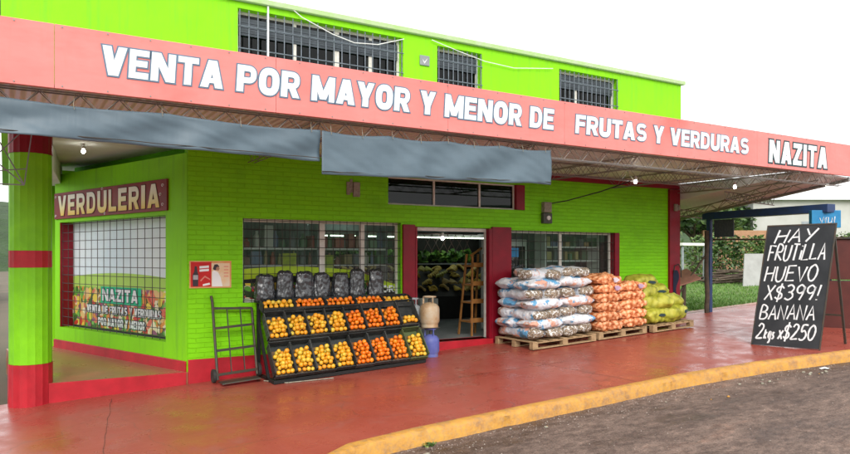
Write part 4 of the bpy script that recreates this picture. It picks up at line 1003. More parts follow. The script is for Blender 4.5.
for i in range(5):
    x = X0 + TW * i; th = R(20); kind = 'y' if i in (0, 4) else 'm'; few = i == 4
    ux = Vector((math.cos(TILT * .3), 0, math.sin(TILT * .3))); uz = Vector((0, math.cos(th), math.sin(th)))
    fr = Fr((x, -.45, 1.045 + .005 * i), ux, uz)
    crate(fr, TW, .20 if True else 0, .15, M['black_plastic'], 'wide black crate with %s, %s in the top row' % ('a few yellow oranges' if few else 'yellow oranges' if kind == 'y' else 'mandarins', where(i, 5).strip()))
    lab2 = ('yellow orange' if kind == 'y' else 'mandarin') + ' in the ' + where(i, 5) + 'wide crate of the top row'; grp = 'fruit in the ' + where(i, 5) + 'wide crate of the top row'
    for a in range(2):
        for b_ in range(6):
            if few and random.random() < .35: continue
            put_fruit(kind, fr.p(.055 + (TW - .11) * b_ / 5 + random.uniform(-.01, .01), .05 + a * .066, .085 + a * .02 + random.uniform(0, .015)), lab2, grp)
    if not few:
        for b_ in range(5): put_fruit(kind, fr.p(.09 + (TW - .18) * b_ / 4 + random.uniform(-.012, .012), .085 + random.uniform(-.01, .01), .15 + random.uniform(-.008, .01)), lab2, grp)

# bin bags standing on the top board
def bin_bag(seed):
    m = MB(); n = 72; k = 44; vs = []; fs = []
    for i in range(k + 1):
        s = i / k
        r = (.165 - .035 * s) * (1 if s > .12 else .86 + s * 1.16) * (1 if s < .88 else 1 - ((s - .88) / .12) ** 2.5 * .6)
        for j in range(n):
            t = 2 * math.pi * j / n; nn = noise.noise(Vector((math.cos(t) * 2.2, math.sin(t) * 2.2, s * 2.4 + seed * 7))) ; n2 = noise.noise(Vector((math.cos(t) * 6, math.sin(t) * 6, s * 7 + seed * 3)))
            n3 = noise.noise(Vector((math.cos(t) * 13, math.sin(t) * 13, s * 16 + seed))); rr = r * (1 + .13 * nn + .09 * n2 + .02 * n3)
            vs.append((math.cos(t) * rr, math.sin(t) * rr * .62, s * .44 + .02 * n2 * (1 if s > .8 else 0)))
    for i in range(k):
        for j in range(n): j2 = (j + 1) % n; fs.append((i * n + j, i * n + j2, (i + 1) * n + j2, (i + 1) * n + j))
    fs.append(tuple(range(n - 1, -1, -1))); fs.append(tuple(k * n + j for j in range(n)))
    m.add(vs, fs); return m
bags = [bin_bag(s).build('bin_bag', M['bag'], smooth=180, loc=(0, 0, 0)) for s in range(4)]
blab = ['leftmost bulging black bag on the fruit stand', 'tall black bag, second from the left on the fruit stand', 'black bag, third from the left, under the yellow price card', 'black bag just left of the white window post', 'squat black bag just right of the white window post', 'tall black bag, second from the right on the fruit stand', 'rightmost narrow black bag on the fruit stand']
for i, (x, h, w) in enumerate(((1.14, .95, 1.02), (1.47, 1.08, .98), (1.80, 1.05, 1.06), (2.10, 1.0, .95), (2.44, .98, 1.0), (2.74, 1.12, .92), (3.10, 1.12, .92))):
    o = bags[i] if i < 4 else bags[i - 4].copy()
    if i >= 4: COL.objects.link(o)
    o.location = (x, -.165, 1.2205); o.scale = (w, 1, h); o.rotation_euler = (0, 0, random.choice((0, math.pi)) + random.uniform(-.1, .1)); tag(o, blab[i], 'bin bag', 'black bags on the fruit stand')

# ------------------------------------------------------------------ gas cylinders
def cylinder(x, y, z, mt, label, s=1.0):
    o = thing('gas_cylinder', label, 'gas cylinder', (x, y, z), 'gas cylinders by the door')
    r = .155 * s; h = .36 * s
    MB().lathe([(r * .55, .03), (r * .85, .05), (r, .10), (r, h - .10), (r * .95, h - .05), (r * .72, h), (r * .3, h + .025), (.03, h + .03)], (x, y, z), 24).build('tank', mt, o, smooth=40)
    MB().lathe([(r * .86, 0), (r * .86, .055), (r * .8, .055), (r * .8, 0)], (x, y, z), 24).build('foot_ring', mt, o, smooth=30)
    m = MB(); ring = [(x + r * .6 * math.cos(t), y + r * .6 * math.sin(t), z + h + .125) for t in [i * 2 * math.pi / 20 for i in range(21)]]; m.tube(ring, .014, 6)
    for a in (.5, 2.6, 4.7):
        t0 = a; c0 = Vector((x + r * .62 * math.cos(a), y + r * .62 * math.sin(a), z + h - .02)); m.beam(c0, (x + r * .6 * math.cos(a), y + r * .6 * math.sin(a), z + h + .125), .03, .012, (-math.sin(a), math.cos(a), 0))
    m.build('collar', mt, o, smooth=40)
    MB().tube([(x, y, z + h + .02), (x, y, z + h + .09)], .022, 8).build('valve', M['dark_metal'], o)
g = gz(3.95, -.45)
cylinder(4.0, -.50, g, M['gas_blue'], 'blue gas cylinder standing on the pavement by the door')
cylinder(3.98, -.50, g + .516, M['gas_beige'], 'rusty beige gas cylinder on top of the blue one', 1.12)
cylinder(3.82, -.205, gz(3.82, -.2), M['gas_blue'], 'blue gas cylinder hidden behind the crates by the left door pillar')
cylinder(3.82, -.205, gz(3.82, -.2) + .516, M['gas_grey'], 'grey gas cylinder against the left door pillar behind the beige one')
mb = MB()
for i in range(1): mb.box(3.70, 4.12, -.62, -.055, g + .503, g + .512)
tag(mb.build('wooden_board', M['post_wood']), 'dark board lying between the lower and upper gas cylinders', 'board')

# ------------------------------------------------------------------ hand truck
HT = thing('hand_truck', 'dark green steel hand truck leaning on the wall beside the crates', 'hand truck', (.62, -.4, gz(.6, -.4)))
zg = gz(.6, -.4)
def hp(u, s, o=0): # u across 0..1, s up the rails
    return Vector((.345 + .60 * u, -.40 + .34 * s / 1.3 - o, zg + .06 + 1.22 * s / 1.3 + .04 * u))
m = MB(); m.tube([hp(0, 0), hp(0, 1.22), hp(-.02, 1.32)], .021, 8); m.build('rail', M['dark_metal'], HT, smooth=50)
m = MB(); m.tube([hp(1, 0), hp(1, 1.06)], .021, 8); m.build('rail', M['dark_metal'], HT, smooth=50)
for s in (.08, .45, .80, 1.12): m = MB(); m.beam(hp(0, s, .01), hp(1, s - (.06 if s > 1 else 0), .01), .03, .035); m.build('crossbar', M['dark_metal'], HT)
for u in (.36, .70): m = MB(); m.beam(hp(u, .08, -.012), hp(u, 1.10, -.012), .028, .012, (1, 0, 0)); m.build('slat', M['dark_metal'], HT)
m = MB(); m.hexa([hp(.02, -.04, .22), hp(.98, -.04, .22), hp(.98, -.04, 0), hp(.02, -.04, 0), hp(.02, -.025, .22), hp(.98, -.025, .22), hp(.98, -.025, 0), hp(.02, -.025, 0)]); m.build('toe_plate', M['dark_metal'], HT)
m = MB(); m.tube([hp(-.09, .06, -.05), hp(1.09, .06, -.05)], .014, 8); m.build('axle', M['dark_metal'], HT)
for u in (-.07, 1.07):
    c = hp(u, .06, -.05); w = MB(); w.lathe([(.07, -.02), (.10, -.022), (.105, 0), (.10, .022), (.07, .02)], (0, 0, 0), 20)
    for q in w.v: q.x, q.y, q.z = c.x + q.z, c.y + q.x, c.z + q.y
    wh = w.build('wheel', M['rubber'], HT, smooth=40)
    w = MB(); w.tube([c - Vector((.012, 0, 0)), c + Vector((.012, 0, 0))], .068, 14); w.build('hub', M['dark_metal'], wh)
mb = MB().tube([(.98, -.62, gz(1, -.6) + .012), (1.2, -.98, gz(1.2, -1) + .012), (1.9, -1.12, gz(1.9, -1.1) + .012)], .009, 6); tag(mb.build('white_pipe', M['box_grey']), 'thin pale pipe lying on the pavement at the left foot of the fruit stand', 'pipe')

# ------------------------------------------------------------------ pallets and sacks
def pallet(x0, x1, y0, y1, label):
    zl = gz(x0, -.7); zr = gz(x1, -.7); o = thing('pallet', label, 'pallet', ((x0 + x1) / 2, (y0 + y1) / 2, (zl + zr) / 2), 'wooden pallets along the wall')
    L = x1 - x0; fr = Fr((x0, y0, zl + .006), (L, 0, zr - zl), (0, 0, 1)); W = y1 - y0
    def bx(name, u0, u1, d0, d1, v0, v1): MB().hexa([fr.p(u0, v0, -d0), fr.p(u1, v0, -d0), fr.p(u1, v0, -d1), fr.p(u0, v0, -d1), fr.p(u0, v1, -d0), fr.p(u1, v1, -d0), fr.p(u1, v1, -d1), fr.p(u0, v1, -d1)]).build(name, M['wood'], o, bevel=.004)
    for k, d in enumerate((0, W / 2 - .05, W - .1)):
        bx('runner', 0, L, d, d + .1, 0, .02)
        for u in (0, L / 2 - .06, L - .12): bx('block', u, u + .12, d, d + .1, .021, .10)
        bx('stringer', 0, L, d, d + .1, .101, .119)
    n = 7
    for i in range(n):
        u = (L - .11) * i / (n - 1); bx('deck_board', u, u + .11, 0, W, .12, .138)
    return fr
def sack_mesh(a, b, c, kind, seed, nl=44, nr=26, bump_s=0, bump_a=0):
    """pillow (kind 0) or roll (kind 1) along x, resting with its centre at the origin"""
    vs = []; fs = []
    for i in range(nl + 1):
        x = -math.cos(math.pi * i / nl); ax = abs(x)
        if kind == 0: h = max(0, 1 - ax ** 3.2) ** .62; w = .62 + .38 * max(0, 1 - ax ** 4) ** .5
        else: h = max(0, 1 - ax ** 9) ** .42; w = max(.0, 1 - ax ** 9) ** .42
        if i in (0, nl): h = .02; w = w if kind == 0 else .02
        for j in range(nr):
            t = 2 * math.pi * j / nr; ct, st = math.cos(t), math.sin(t)
            e = .78 if not (bump_s > 10) else .6; y = math.copysign(abs(ct) ** e, ct) * b * w; z = math.copysign(abs(st) ** e, st) * c * h
            p = Vector((x * a, y, z)); d = Vector((0, y / b / b, z / c / c)); d = d.normalized() if d.length > 0 else d
            n1 = noise.noise(Vector((p.x * 4.5 + seed * 5, p.y * 4.5, p.z * 4.5 + seed)))
            p += d * ((.022 if bump_s else .036) * n1 + (0 if bump_s else .014 * noise.noise(Vector((p.x * 12, p.y * 12, p.z * 12 + seed))))) + Vector((.03 * noise.noise(Vector((p.y * 6, seed * 3, p.z * 9))), 0, 0)) * ax
            if bump_s:
                f = noise.voronoi(p * bump_s + Vector((seed * 3.1, 0, 0)))[0][0]
                p += d * (bump_a * (.45 - f)) * (h ** .5)
            vs.append(p)
    for i in range(nl):
        for j in range(nr): j2 = (j + 1) % nr; fs.append((i * nr + j, (i + 1) * nr + j, (i + 1) * nr + j2, i * nr + j2))
    fs.append(tuple(range(nr))); fs.append(tuple(nl * nr + j for j in range(nr - 1, -1, -1)))
    m = MB(); m.add(vs, fs); return m
def stack(protos, name, x, y, z, rz, label, cat, group, s=(1, 1, 1), rx=0, ry=0):
    fresh = [q for q in protos if not q.get('used')]
    pr = fresh[0] if fresh else random.choice(protos)
    o = pr if not pr.get('used') else copy_tree(pr)
    pr['used'] = 1
    o.location = (x, y, z); o.rotation_euler = (rx + random.uniform(-.05, .05), ry + random.uniform(-.035, .035), rz); o.scale = s; tag(o, label, cat, group)
    return o
LAYN = ['bottom', 'second', 'third', 'fourth', 'fifth', 'sixth', 'top']
# potatoes
PF1 = pallet(5.66, 7.2, -1.27, -.15, 'pallet under the white potato sacks')
pot_l = [sack_mesh(.41, .27, .112, 0, s).build('potato_sack', M['potato'], smooth=180, loc=(0, 0, 0)) for s in range(3)]
pot_e = [sack_mesh(.55, .195, .105, 1, s + 10).build('potato_sack', M['potato'], smooth=180, loc=(0, 0, 0)) for s in range(3)]
zt = PF1.o.z + .16; sl = (gz(7.2, -.7) - gz(5.66, -.7)) / 1.54; pitch = .178
for k in range(7):
    zc = zt + .085 + pitch * k
    if k % 2 == 0:
        for i in range(4):
            if k == 6 and i == 0: continue
            x = 5.86 + i * .383 + random.uniform(-.02, .02)
            stack(pot_e, '', x, -.70 + random.uniform(-.04, .03), zc + sl * (x - 5.66) + random.uniform(-.012, .012), R(90) + (math.pi if random.random() < .5 else 0) + random.uniform(-.13, .13), 'netted end of a white potato sack, %s in the %s layer' % (('leftmost', 'second from left', 'third from left', 'rightmost')[i], LAYN[k]), 'potato sack', 'potato sacks stacked on the first pallet', (1, random.uniform(.95, 1.04), random.uniform(.92, 1.04)))
    else:
        for i in range(2):
            for j in range(2):
                x = 6.03 + i * .78 + random.uniform(-.03, .03); y = -.98 + j * .52
                stack(pot_l, '', x, y, zc + sl * (x - 5.66), (math.pi if random.random() < .5 else 0) + random.uniform(-.1, .1), 'white printed potato sack lying lengthwise, %s %s in the %s layer' % (('front', 'back')[j], ('left', 'right')[i], LAYN[k]), 'potato sack', 'potato sacks stacked on the first pallet', (random.uniform(.98, 1.05), 1, random.uniform(.95, 1.06)))
o = stack(pot_e, '', 6.05, -.95, zt + .085 + pitch * 6 + .02, R(8), 'white potato sack lying lengthwise at the top left of the stack', 'potato sack', 'potato sacks stacked on the first pallet', (.82, .9, .9))
# onions
PF2 = pallet(7.29, 8.6, -1.25, -.15, 'pallet under the orange onion sacks')
def labelled(mb_, mt, name, a, c, tagpos=True):
    o = mb_.build(name, mt, smooth=180, loc=(0, 0, 0)); return o
onion = []
for s in range(4):
    o = sack_mesh(.365, .29, .108, 0, s + 20, 90, 64, 14, .055).build('onion_sack', M['onion'], smooth=180, loc=(0, 0, 0))
    if s == 1:
        m = MB(); n = 10; vs = [];
        for i in range(n): t = 2 * math.pi * i / n; vs += [(.10 + .075 * math.cos(t) * (1 + .2 * math.sin(3 * t + s)), -.318 + .02 * abs(math.sin(t)), .0 + .05 * math.sin(t))]
        m.add(vs + [(q[0], q[1] + .02, q[2]) for q in vs], [tuple(range(n - 1, -1, -1))] + [(i, (i + 1) % n, n + (i + 1) % n, n + i) for i in range(n)]); m.build('paper_tag', M['label_print'], o)
    onion.append(o)
zt = PF2.o.z + .16; sl2 = (gz(8.6, -.7) - gz(7.29, -.7)) / 1.31; po = .176
for k in range(5):
    for i in range(2):
        for j in range(2):
            x = 7.62 + i * .655 + random.uniform(-.025, .025); y = -.98 + j * .55
            stack(onion, '', x, y, zt + .085 + po * k + sl2 * (x - 7.29), random.uniform(-.05, .05), 'orange netted onion sack, %s %s of the %s layer' % (('front', 'back')[j], ('left', 'right')[i], LAYN[k] if k < 4 else 'fifth'), 'onion sack', 'onion sacks stacked on the second pallet', (random.uniform(.99, 1.05), 1, random.uniform(.95, 1.05)))
for i, (x, y, rz) in enumerate(((7.62, -.95, .08), (7.95, -.5, 1.2))):
    stack(onion, '', x, y, zt + .085 + po * 5 + .02, rz, ('orange onion sack lying on top of the stack at the front left', 'orange onion sack lying across the top of the stack at the back')[i], 'onion sack', 'onion sacks stacked on the second pallet')
# yellow green nets
PF3 = pallet(8.72, 9.95, -1.3, -.2, 'pallet under the lime green net bags')
lem = []
for s in range(4):
    o = sack_mesh(.31, .22, .17, 0, s + 40, 44, 32, 7, .075).build('net_bag', M['lemon'], smooth=180, loc=(0, 0, 0))
    if s in (0, 2):
        m = MB(); n = 8; vs = [(.05 + .10 * math.cos(2 * math.pi * (i + .5) / n) * (1 + .25 * (i % 3)), -.245, .02 + .03 * math.sin(2 * math.pi * (i + .5) / n)) for i in range(n)]
        m.add(vs + [(q[0], q[1] + .06, q[2]) for q in vs], [tuple(range(n - 1, -1, -1))] + [(i, (i + 1) % n, n + (i + 1) % n, n + i) for i in range(n)]); m.build('paper_tag', M['letter_dark'], o)
    lem.append(o)
zt = PF3.o.z + .155
LB = [(8.96, -1.02, .17, .2), (9.34, -1.06, .17, -.3), (9.72, -1.0, .18, .5), (8.98, -.5, .17, 1.5), (9.4, -.52, .17, 1.4), (9.78, -.5, .18, 1.7),
      (8.9, -.98, .41, -.2), (9.22, -.98, .42, 1.2), (9.62, -.92, .42, -.5), (9.06, -.46, .42, .3), (9.55, -.45, .43, .1),
      (8.93, -.86, .62, .3), (9.3, -.8, .63, -.15), (9.52, -.62, .62, .7), (9.05, -.5, .64, 1.2), (9.02, -.72, .82, .05)]
LN = ['bottom layer, front left', 'bottom layer, front centre', 'bottom layer, front right', 'bottom layer, back left', 'bottom layer, back centre', 'bottom layer, back right', 'second layer, front left', 'second layer, front centre', 'second layer, front right', 'second layer, back left', 'second layer, back right', 'third layer, front left', 'third layer, front right', 'third layer, back right', 'third layer, back left', 'single bag on top of the heap']
for (x, y, z, rz), ln in zip(LB, LN):
    stack(lem, '', x, y, zt + z + .03 * (x - 8.7), rz, 'lumpy lime green net bag, ' + ln, 'net bag', 'lime green net bags heaped on the third pallet', (random.uniform(.92, 1.08),) * 3, random.uniform(-.15, .15), random.uniform(-.15, .15))
m = MB().beam((9.99, -1.2, gz(10, -1.2) + .16), (10.02, -.5, gz(10, -.5) + .18), .03, .1); 

# ------------------------------------------------------------------ chalkboard
BL = Vector((8.98, -3.28, gz(8.98, -3.28) + .005))
CB = thing('chalkboard_stand', 'tall black chalkboard with hand painted prices leaning at the kerb', 'chalkboard', BL)
bf = Fr(BL, (.26, -1.03, .01), (.36, -.075, 2.07)); BW, BH = 1.07, 2.12
MB().fbox(bf, 0, BW, 0, BH, -.022, 0).build('board', M['chalkboard'], CB)
m = MB()
for a, b_, c, d in ((-.02, BW + .02, BH + .001, BH + .025), (-.02, -.001, -.02, BH), (BW + .001, BW + .02, -.02, BH)): m.fbox(bf, a, b_, c, d, -.03, .006)
m.build('frame', M['dark_metal'], CB, bevel=.003)
back = MB(); top0 = bf.p(.03, BH - .05, -.035); top1 = bf.p(BW - .03, BH - .05, -.035); f0 = top0 + Vector((.55, .1, 0)); f1 = top1 + Vector((.55, .1, 0)); f0.z = gz(f0.x, f0.y) + .004; f1.z = gz(f1.x, f1.y) + .004
for p, q in ((top0, f0), (top1, f1)): MB().beam(p, q, .035, .035).build('leg', M['dark_metal'], CB)
MB().beam(top0.lerp(f0, .75), top1.lerp(f1, .75), .03, .03).build('stretcher', M['dark_metal'], CB)
GL = {'H': [[(0, 0), (.05, 1)], [(.0, .5), (.95, .56)], [(.9, 0), (1, 1)]], 'A': [[(0, 0), (.5, 1), (1, 0)], [(.2, .36), (.85, .4)]], 'Y': [[(0, 1), (.45, .5)], [(1, 1), (.3, 0)]],
      'F': [[(.1, 0), (.05, 1), (1, .95)], [(.05, .55), (.75, .55)]], 'R': [[(0, 0), (.08, 1), (.7, .98), (.9, .76), (.7, .55), (.08, .5), (1, 0)]], 'U': [[(0, 1), (.05, .25), (.3, 0), (.7, .05), (.92, .35), (1, 1)]],
      'T': [[(0, 1), (1, .97)], [(.5, 1), (.45, 0)]], 'i': [[(.5, .6), (.45, 0)], [(.5, .85), (.55, .9)]], 'L': [[(.1, 1), (0, 0), (1, .04)]], 'E': [[(1, 1), (.1, .98), (0, 0), (1, .03)], [(.05, .52), (.8, .55)]],
      'V': [[(0, 1), (.5, 0), (1, 1)]], 'O': [[(.5, 1), (.12, .8), (.0, .4), (.25, .04), (.65, .02), (.95, .35), (.95, .75), (.6, 1), (.45, .98)]], 'X': [[(0, 0), (1, 1)], [(0, 1), (1, 0)]], 'x': [[(0, 0), (1, .6)], [(0, .6), (1, 0)]],
      '$': [[(.95, .8), (.6, .95), (.15, .82), (.15, .6), (.75, .42), (.85, .2), (.5, .05), (0, .18)], [(.55, 1.15), (.42, -.15)]], '3': [[(.05, .9), (.5, 1), (.9, .8), (.7, .55), (.35, .52), (.8, .45), (.95, .2), (.5, 0), (0, .1)]],
      '9': [[(.9, .85), (.5, 1), (.1, .82), (.15, .55), (.5, .45), (.9, .6), (.95, .9), (.85, .4), (.6, 0)]], '!': [[(.7, 1.05), (.4, .3)], [(.3, .06), (.34, .0)]], 'B': [[(.05, 0), (.1, 1), (.7, .95), (.85, .75), (.6, .55), (.1, .52), (.75, .48), (1, .25), (.7, .02), (.05, 0)]],
      'N': [[(0, 0), (.05, 1), (.9, 0), (1, 1)]], '2': [[(.05, .8), (.35, 1), (.8, .9), (.8, .65), (.3, .25), (0, .02), (1, .05)]], 'k': [[(.1, .6), (0, 0)], [(.6, .45), (.05, .2), (.7, 0)]], 'g': [[(.8, .4), (.3, .45), (.1, .2), (.4, .03), (.75, .2), (.8, .45), (.7, -.2), (.2, -.25)]],
      's': [[(.8, .4), (.3, .42), (.3, .25), (.7, .15), (.5, 0), (.05, .03)]], '5': [[(1, 1), (.25, .98), (.15, .55), (.6, .62), (.95, .35), (.7, .05), (.2, 0), (0, .1)]], '0': [[(.5, 1), (.12, .8), (.0, .4), (.25, .04), (.65, .02), (.95, .35), (.95, .75), (.6, 1), (.45, .98)]]}
def smooth_line(pts, n=5):
    if len(pts) < 3: return pts
    out = []; P_ = [pts[0]] + list(pts) + [pts[-1]]
    for i in range(1, len(P_) - 2):
        a, b_, c, d = (Vector((*P_[i + k], 0)) for k in (-1, 0, 1, 2))
        for j in range(n):
            t = j / n; q = .5 * ((2 * b_) + (c - a) * t + (2 * a - 5 * b_ + 4 * c - d) * t * t + (3 * b_ - a - 3 * c + d) * t ** 3); out.append((q.x, q.y))
    return out + [pts[-1]]
SHARP = set('HAYFTLEVXxNik!')
def chalk_line(mb, s, u0, u1, v0, v1, th=.024, slope=0.0, slant=.12):
    n = len(s); wts = [{'i': .35, '!': .4, ' ': .4, 'k': .5, 'g': .5, 's': .4, 'x': .6}.get(ch, 1) for ch in s]; tot = sum(wts); u = u0
    for ch, w in zip(s, wts):
        cw = (u1 - u0) * w / tot; gw = cw * .78; vb = v0 + slope * (u - u0) + random.uniform(-.008, .008); hh = (v1 - v0) * random.uniform(.95, 1.03)
        for st in GL.get(ch, []):
            pts = st if ch in SHARP else smooth_line(st)
            q = [(u + x * gw + y * hh * slant, vb + y * hh) for x, y in pts]
            L_ = []; R_ = []
            for i, (x, y) in enumerate(q):
                a = q[max(0, i - 1)]; b_ = q[min(len(q) - 1, i + 1)]; dx, dy = b_[0] - a[0], b_[1] - a[1]; l = math.hypot(dx, dy) or 1
                h = th / 2 * random.uniform(.8, 1.15); L_.append((x - dy / l * h, y + dx / l * h)); R_.append((x + dy / l * h, y - dx / l * h))
            lift = .0012 + random.uniform(0, .0008)
            for i in range(len(q) - 1):
                mb.quad(bf.p(*L_[i], lift), bf.p(*R_[i], lift), bf.p(*R_[i + 1], lift), bf.p(*L_[i + 1], lift))
        u += cw
mb = MB()
chalk_line(mb, 'HAY', .14, .82, 1.82, 2.06, .03, .03, .25)
chalk_line(mb, 'FRUTiLLA', .06, 1.0, 1.50, 1.78, .028, .03, .1)
chalk_line(mb, 'HUEVO', .06, .92, 1.13, 1.40, .028, .03, .08)
chalk_line(mb, 'X$399!', .10, .98, .80, 1.06, .028, .03, .12)
chalk_line(mb, 'BANANA', .06, .97, .46, .71, .028, .02, .08)
chalk_line(mb, '2kgs x$250', .05, 1.0, .12, .38, .028, .03, .1)
mb.build('chalk_lettering', M['chalk'], CB)

# ------------------------------------------------------------------ right hand lot
PS = thing('stall_frame', 'dark blue steel stall frame with a beam and mesh panel beyond the pilaster', 'stall frame', (12.3, -1.3, .5))
MB().box(12.27, 12.37, .05, .15, .5, 2.85).build('post', M['dark_blue'], PS, bevel=.005)
MB().box(12.2, 12.3, -2.85, -2.75, .4, 2.85).build('post', M['dark_blue'], PS, bevel=.005)
MB().beam((12.38, .25, 2.92), (12.1, -2.95, 2.92), .25, .17).build('beam', M['dark_blue'], PS, bevel=.005)
m = MB(); ga = Vector((12.36, .0, 2.82)); gb = Vector((12.33, -.55, 2.82))
m.hexa([ga + Vector((0, 0, -.42)), gb + Vector((0, 0, -.42)), gb + Vector((.02, 0, -.42)), ga + Vector((.02, 0, -.42)), ga, gb, gb + Vector((.02, 0, 0)), ga + Vector((.02, 0, 0))]); m.build('side_panel', mat('slate_mesh', (.05, .06, .08), (.08, .09, .11), scale=20), PS)
MB().beam((12.33, .0, 2.35), (12.23, -2.8, 2.28), .04, .04).build('rail', M['post_wood'], PS)
SB = thing('blue_sign_box', 'small bright blue box sign at the street end of the stall beam', 'sign', (12.0, -2.95, 2.56))
bs = Fr((11.80, -2.72, 2.52), (.857, -.515, 0)); MB().fbox(bs, 0, .60, 0, .36, -.12, 0).build('box', M['sign_blue'], SB, bevel=.01)
m = MB(); MBp = [[(.16, .20), (.20, .10), (.24, .22)], [(.28, .1), (.29, .21)], [(.34, .21), (.33, .1), (.40, .11), (.41, .21)], [(.46, .1), (.47, .23)]]
m.tube([bs.p(u, v, .004) for u, v in [q for st in MBp for q in st]], .010, 5)
m.build('lettering', M['letter_white'], SB)
MW = thing('maroon_counter', 'dark maroon metal counter wall standing behind the chalkboard', 'counter', (11.6, -3.5, .4))
mf = Fr((11.55, -2.55, .42), (.42, -.9, 0))
MB().fbox(mf, 0, 2.6, .05, 1.02, -.5, 0).build('lower_panel', M['maroon_sheet'], MW, bevel=.01)
MB().fbox(mf, 0, 2.6, 1.05, 1.85, -.5, -.03).build('upper_panel', M['maroon_sheet'], MW, bevel=.01)
MB().fbox(mf, -.02, 2.62, 1.86, 1.9, -.52, .02).build('cap', M['dark_metal'], MW)
for u in (.0, 1.3, 2.5): MB().fbox(mf, u, u + .06, -.1, .048, -.3, -.05).build('foot', M['dark_metal'], MW)
def post(p, q, w, name, label, cat, mt, grp=None):
    m = MB(); p = Vector(p); q = Vector(q); n = 8; pts = []; rs = []
    for i in range(n + 1): pts.append(p.lerp(q, i / n) + Vector((random.uniform(-.012, .012), random.uniform(-.012, .012), 0))); rs.append(w * random.uniform(.9, 1.08))
    m.tube(pts, rs, 9); return tag(m.build(name, mt, smooth=60), label, cat, grp)
post((12.15, .04, .45), (12.13, .04, 2.56), .055, 'wooden_post', 'rough dark wooden post beside the blue stall frame', 'post', M['post_wood'])
TB = thing('rustic_table', 'tilted brown wooden board on a rough post beyond the maroon pilaster', 'table', (11.5, .3, .55))
m = MB(); m.hexa([(11.2, .1, 1.22), (11.62, -.2, 1.40), (11.8, .35, 1.62), (11.35, .65, 1.42), (11.2, .1, 1.25), (11.62, -.2, 1.43), (11.8, .35, 1.65), (11.35, .65, 1.45)]); m.build('top', M['brown_board'], TB, bevel=.005)
MB().tube([(11.5, .2, .4), (11.52, .2, 1.38)], .05, 9).build('leg', M['post_wood'], TB)
MB().beam((11.15, .1, 1.0), (12.1, .06, 1.95), .03, .035).build('brace', M['post_wood'], TB)
mb = MB(); vs = []; fs = []
for i in range(13):
    s = i / 12; w = .05 + .03 * math.sin(s * 6); vs += [(10.80 + .0 * s, -.075, 1.62 - .62 * s), (10.80 + w * 2.2, -.085 - .02 * math.sin(s * 9), 1.62 - .62 * s), (10.82 + w, -.14 - .02 * math.sin(s * 7), 1.62 - .62 * s)]
for i in range(12): fs += [(i * 3, i * 3 + 3, i * 3 + 5, i * 3 + 2), (i * 3 + 2, i * 3 + 5, i * 3 + 4, i * 3 + 1), (i * 3 + 1, i * 3 + 4, i * 3 + 3, i * 3)]
fs += [(0, 2, 1), (36, 37, 38)]
mb.add(vs, fs); o = tag(mb.build('hanging_cloth', M['cloth_dark'], smooth=60), 'dark cloth hanging on the right end maroon pilaster', 'cloth')
mb = MB().tube([(10.80, -.09, 1.55), (10.82, -.10, 1.72), (10.95, -.10, 1.76), (11.04, -.10, 1.66), (11.04, -.10, 1.45)], .012, 6); tag(mb.build('hose', M['rubber']), 'black hose looped over the dark cloth on the right pilaster', 'hose')
m = MB().box(10.83, 10.93, -.11, -.062, 2.98, 3.14); m.box(10.96, 11.02, -.10, -.062, 3.0, 3.12); tag(m.build('switch_box', M['box_grey'], bevel=.006), 'small grey switch box high on the right maroon pilaster', 'switch box')
def crown(name, blobs, n, size, mt, parent):
    m = MB(); tot = sum(b_[3] for b_ in blobs)
    for (x, y, z, r) in blobs:
        leaf_clump(m, (x, y, z), (r, r, r * .8), int(n * r / tot), size, 1.3)
    return m.build(name, mt, parent)
def tree(x, y, h, r, label, mt, n=1500, size=.22):
    z = gz(x, y) - .05; o = thing('tree', label, 'tree', (x, y, z), 'trees behind the hedge')
    m = MB(); m.tube([(x, y, z - .2), (x + .1, y, z + h * .3), (x - .05, y + .1, z + h * .6), (x, y, z + h * .85)], [.2, .15, .1, .04], 8)
    for i in range(5):
        a = i * 1.3; m.tube([(x, y, z + h * .45), (x + math.cos(a) * r * .5, y + math.sin(a) * r * .5, z + h * .65), (x + math.cos(a) * r * .8, y + math.sin(a) * r * .8, z + h * .78)], [.08, .05, .02], 6)
    m.build('trunk', M['bark'], o, smooth=60)
    bl = [(x, y, z + h * .8, r * .8)] + [(x + math.cos(i * 1.05) * r * .7, y + math.sin(i * 1.05) * r * .7, z + h * (.62 + .2 * random.random()), r * random.uniform(.4, .62)) for i in range(7)]
    crown('crown', bl, n, size, mt, o)
for a in ((31.5, 20, 5.0, 2.2, 'pale green tree behind the left end of the hedge', M['leaf']), (34.0, 17.5, 4.4, 1.9, 'dark round tree behind the hedge left of the mesh panel', M['leaf_dark']), (37.5, 19, 4.6, 1.9, 'bright leafy tree behind the middle of the hedge', M['leaf']), (41.5, 20.5, 5.0, 2.3, 'dark tree behind the right part of the hedge', M['leaf_dark']), (44, 30, 6.5, 3.2, 'tall tree behind the tan brick wall', M['leaf']), (33, 26, 7.2, 2.8, 'tall dark tree rising behind the left end of the hedge', M['leaf_dark']), (38.5, 26.5, 6.4, 2.5, 'loose pale tree rising over the mesh panel', M['leaf']), (28.5, 17.5, 5.2, 1.7, 'slim green tree nearest the maroon pilaster', M['leaf'])): tree(*a)
tree(-6.6, 27.5, 5.2, 2.0, 'green street tree far off to the left of the column', M['leaf_dark'], 1200)
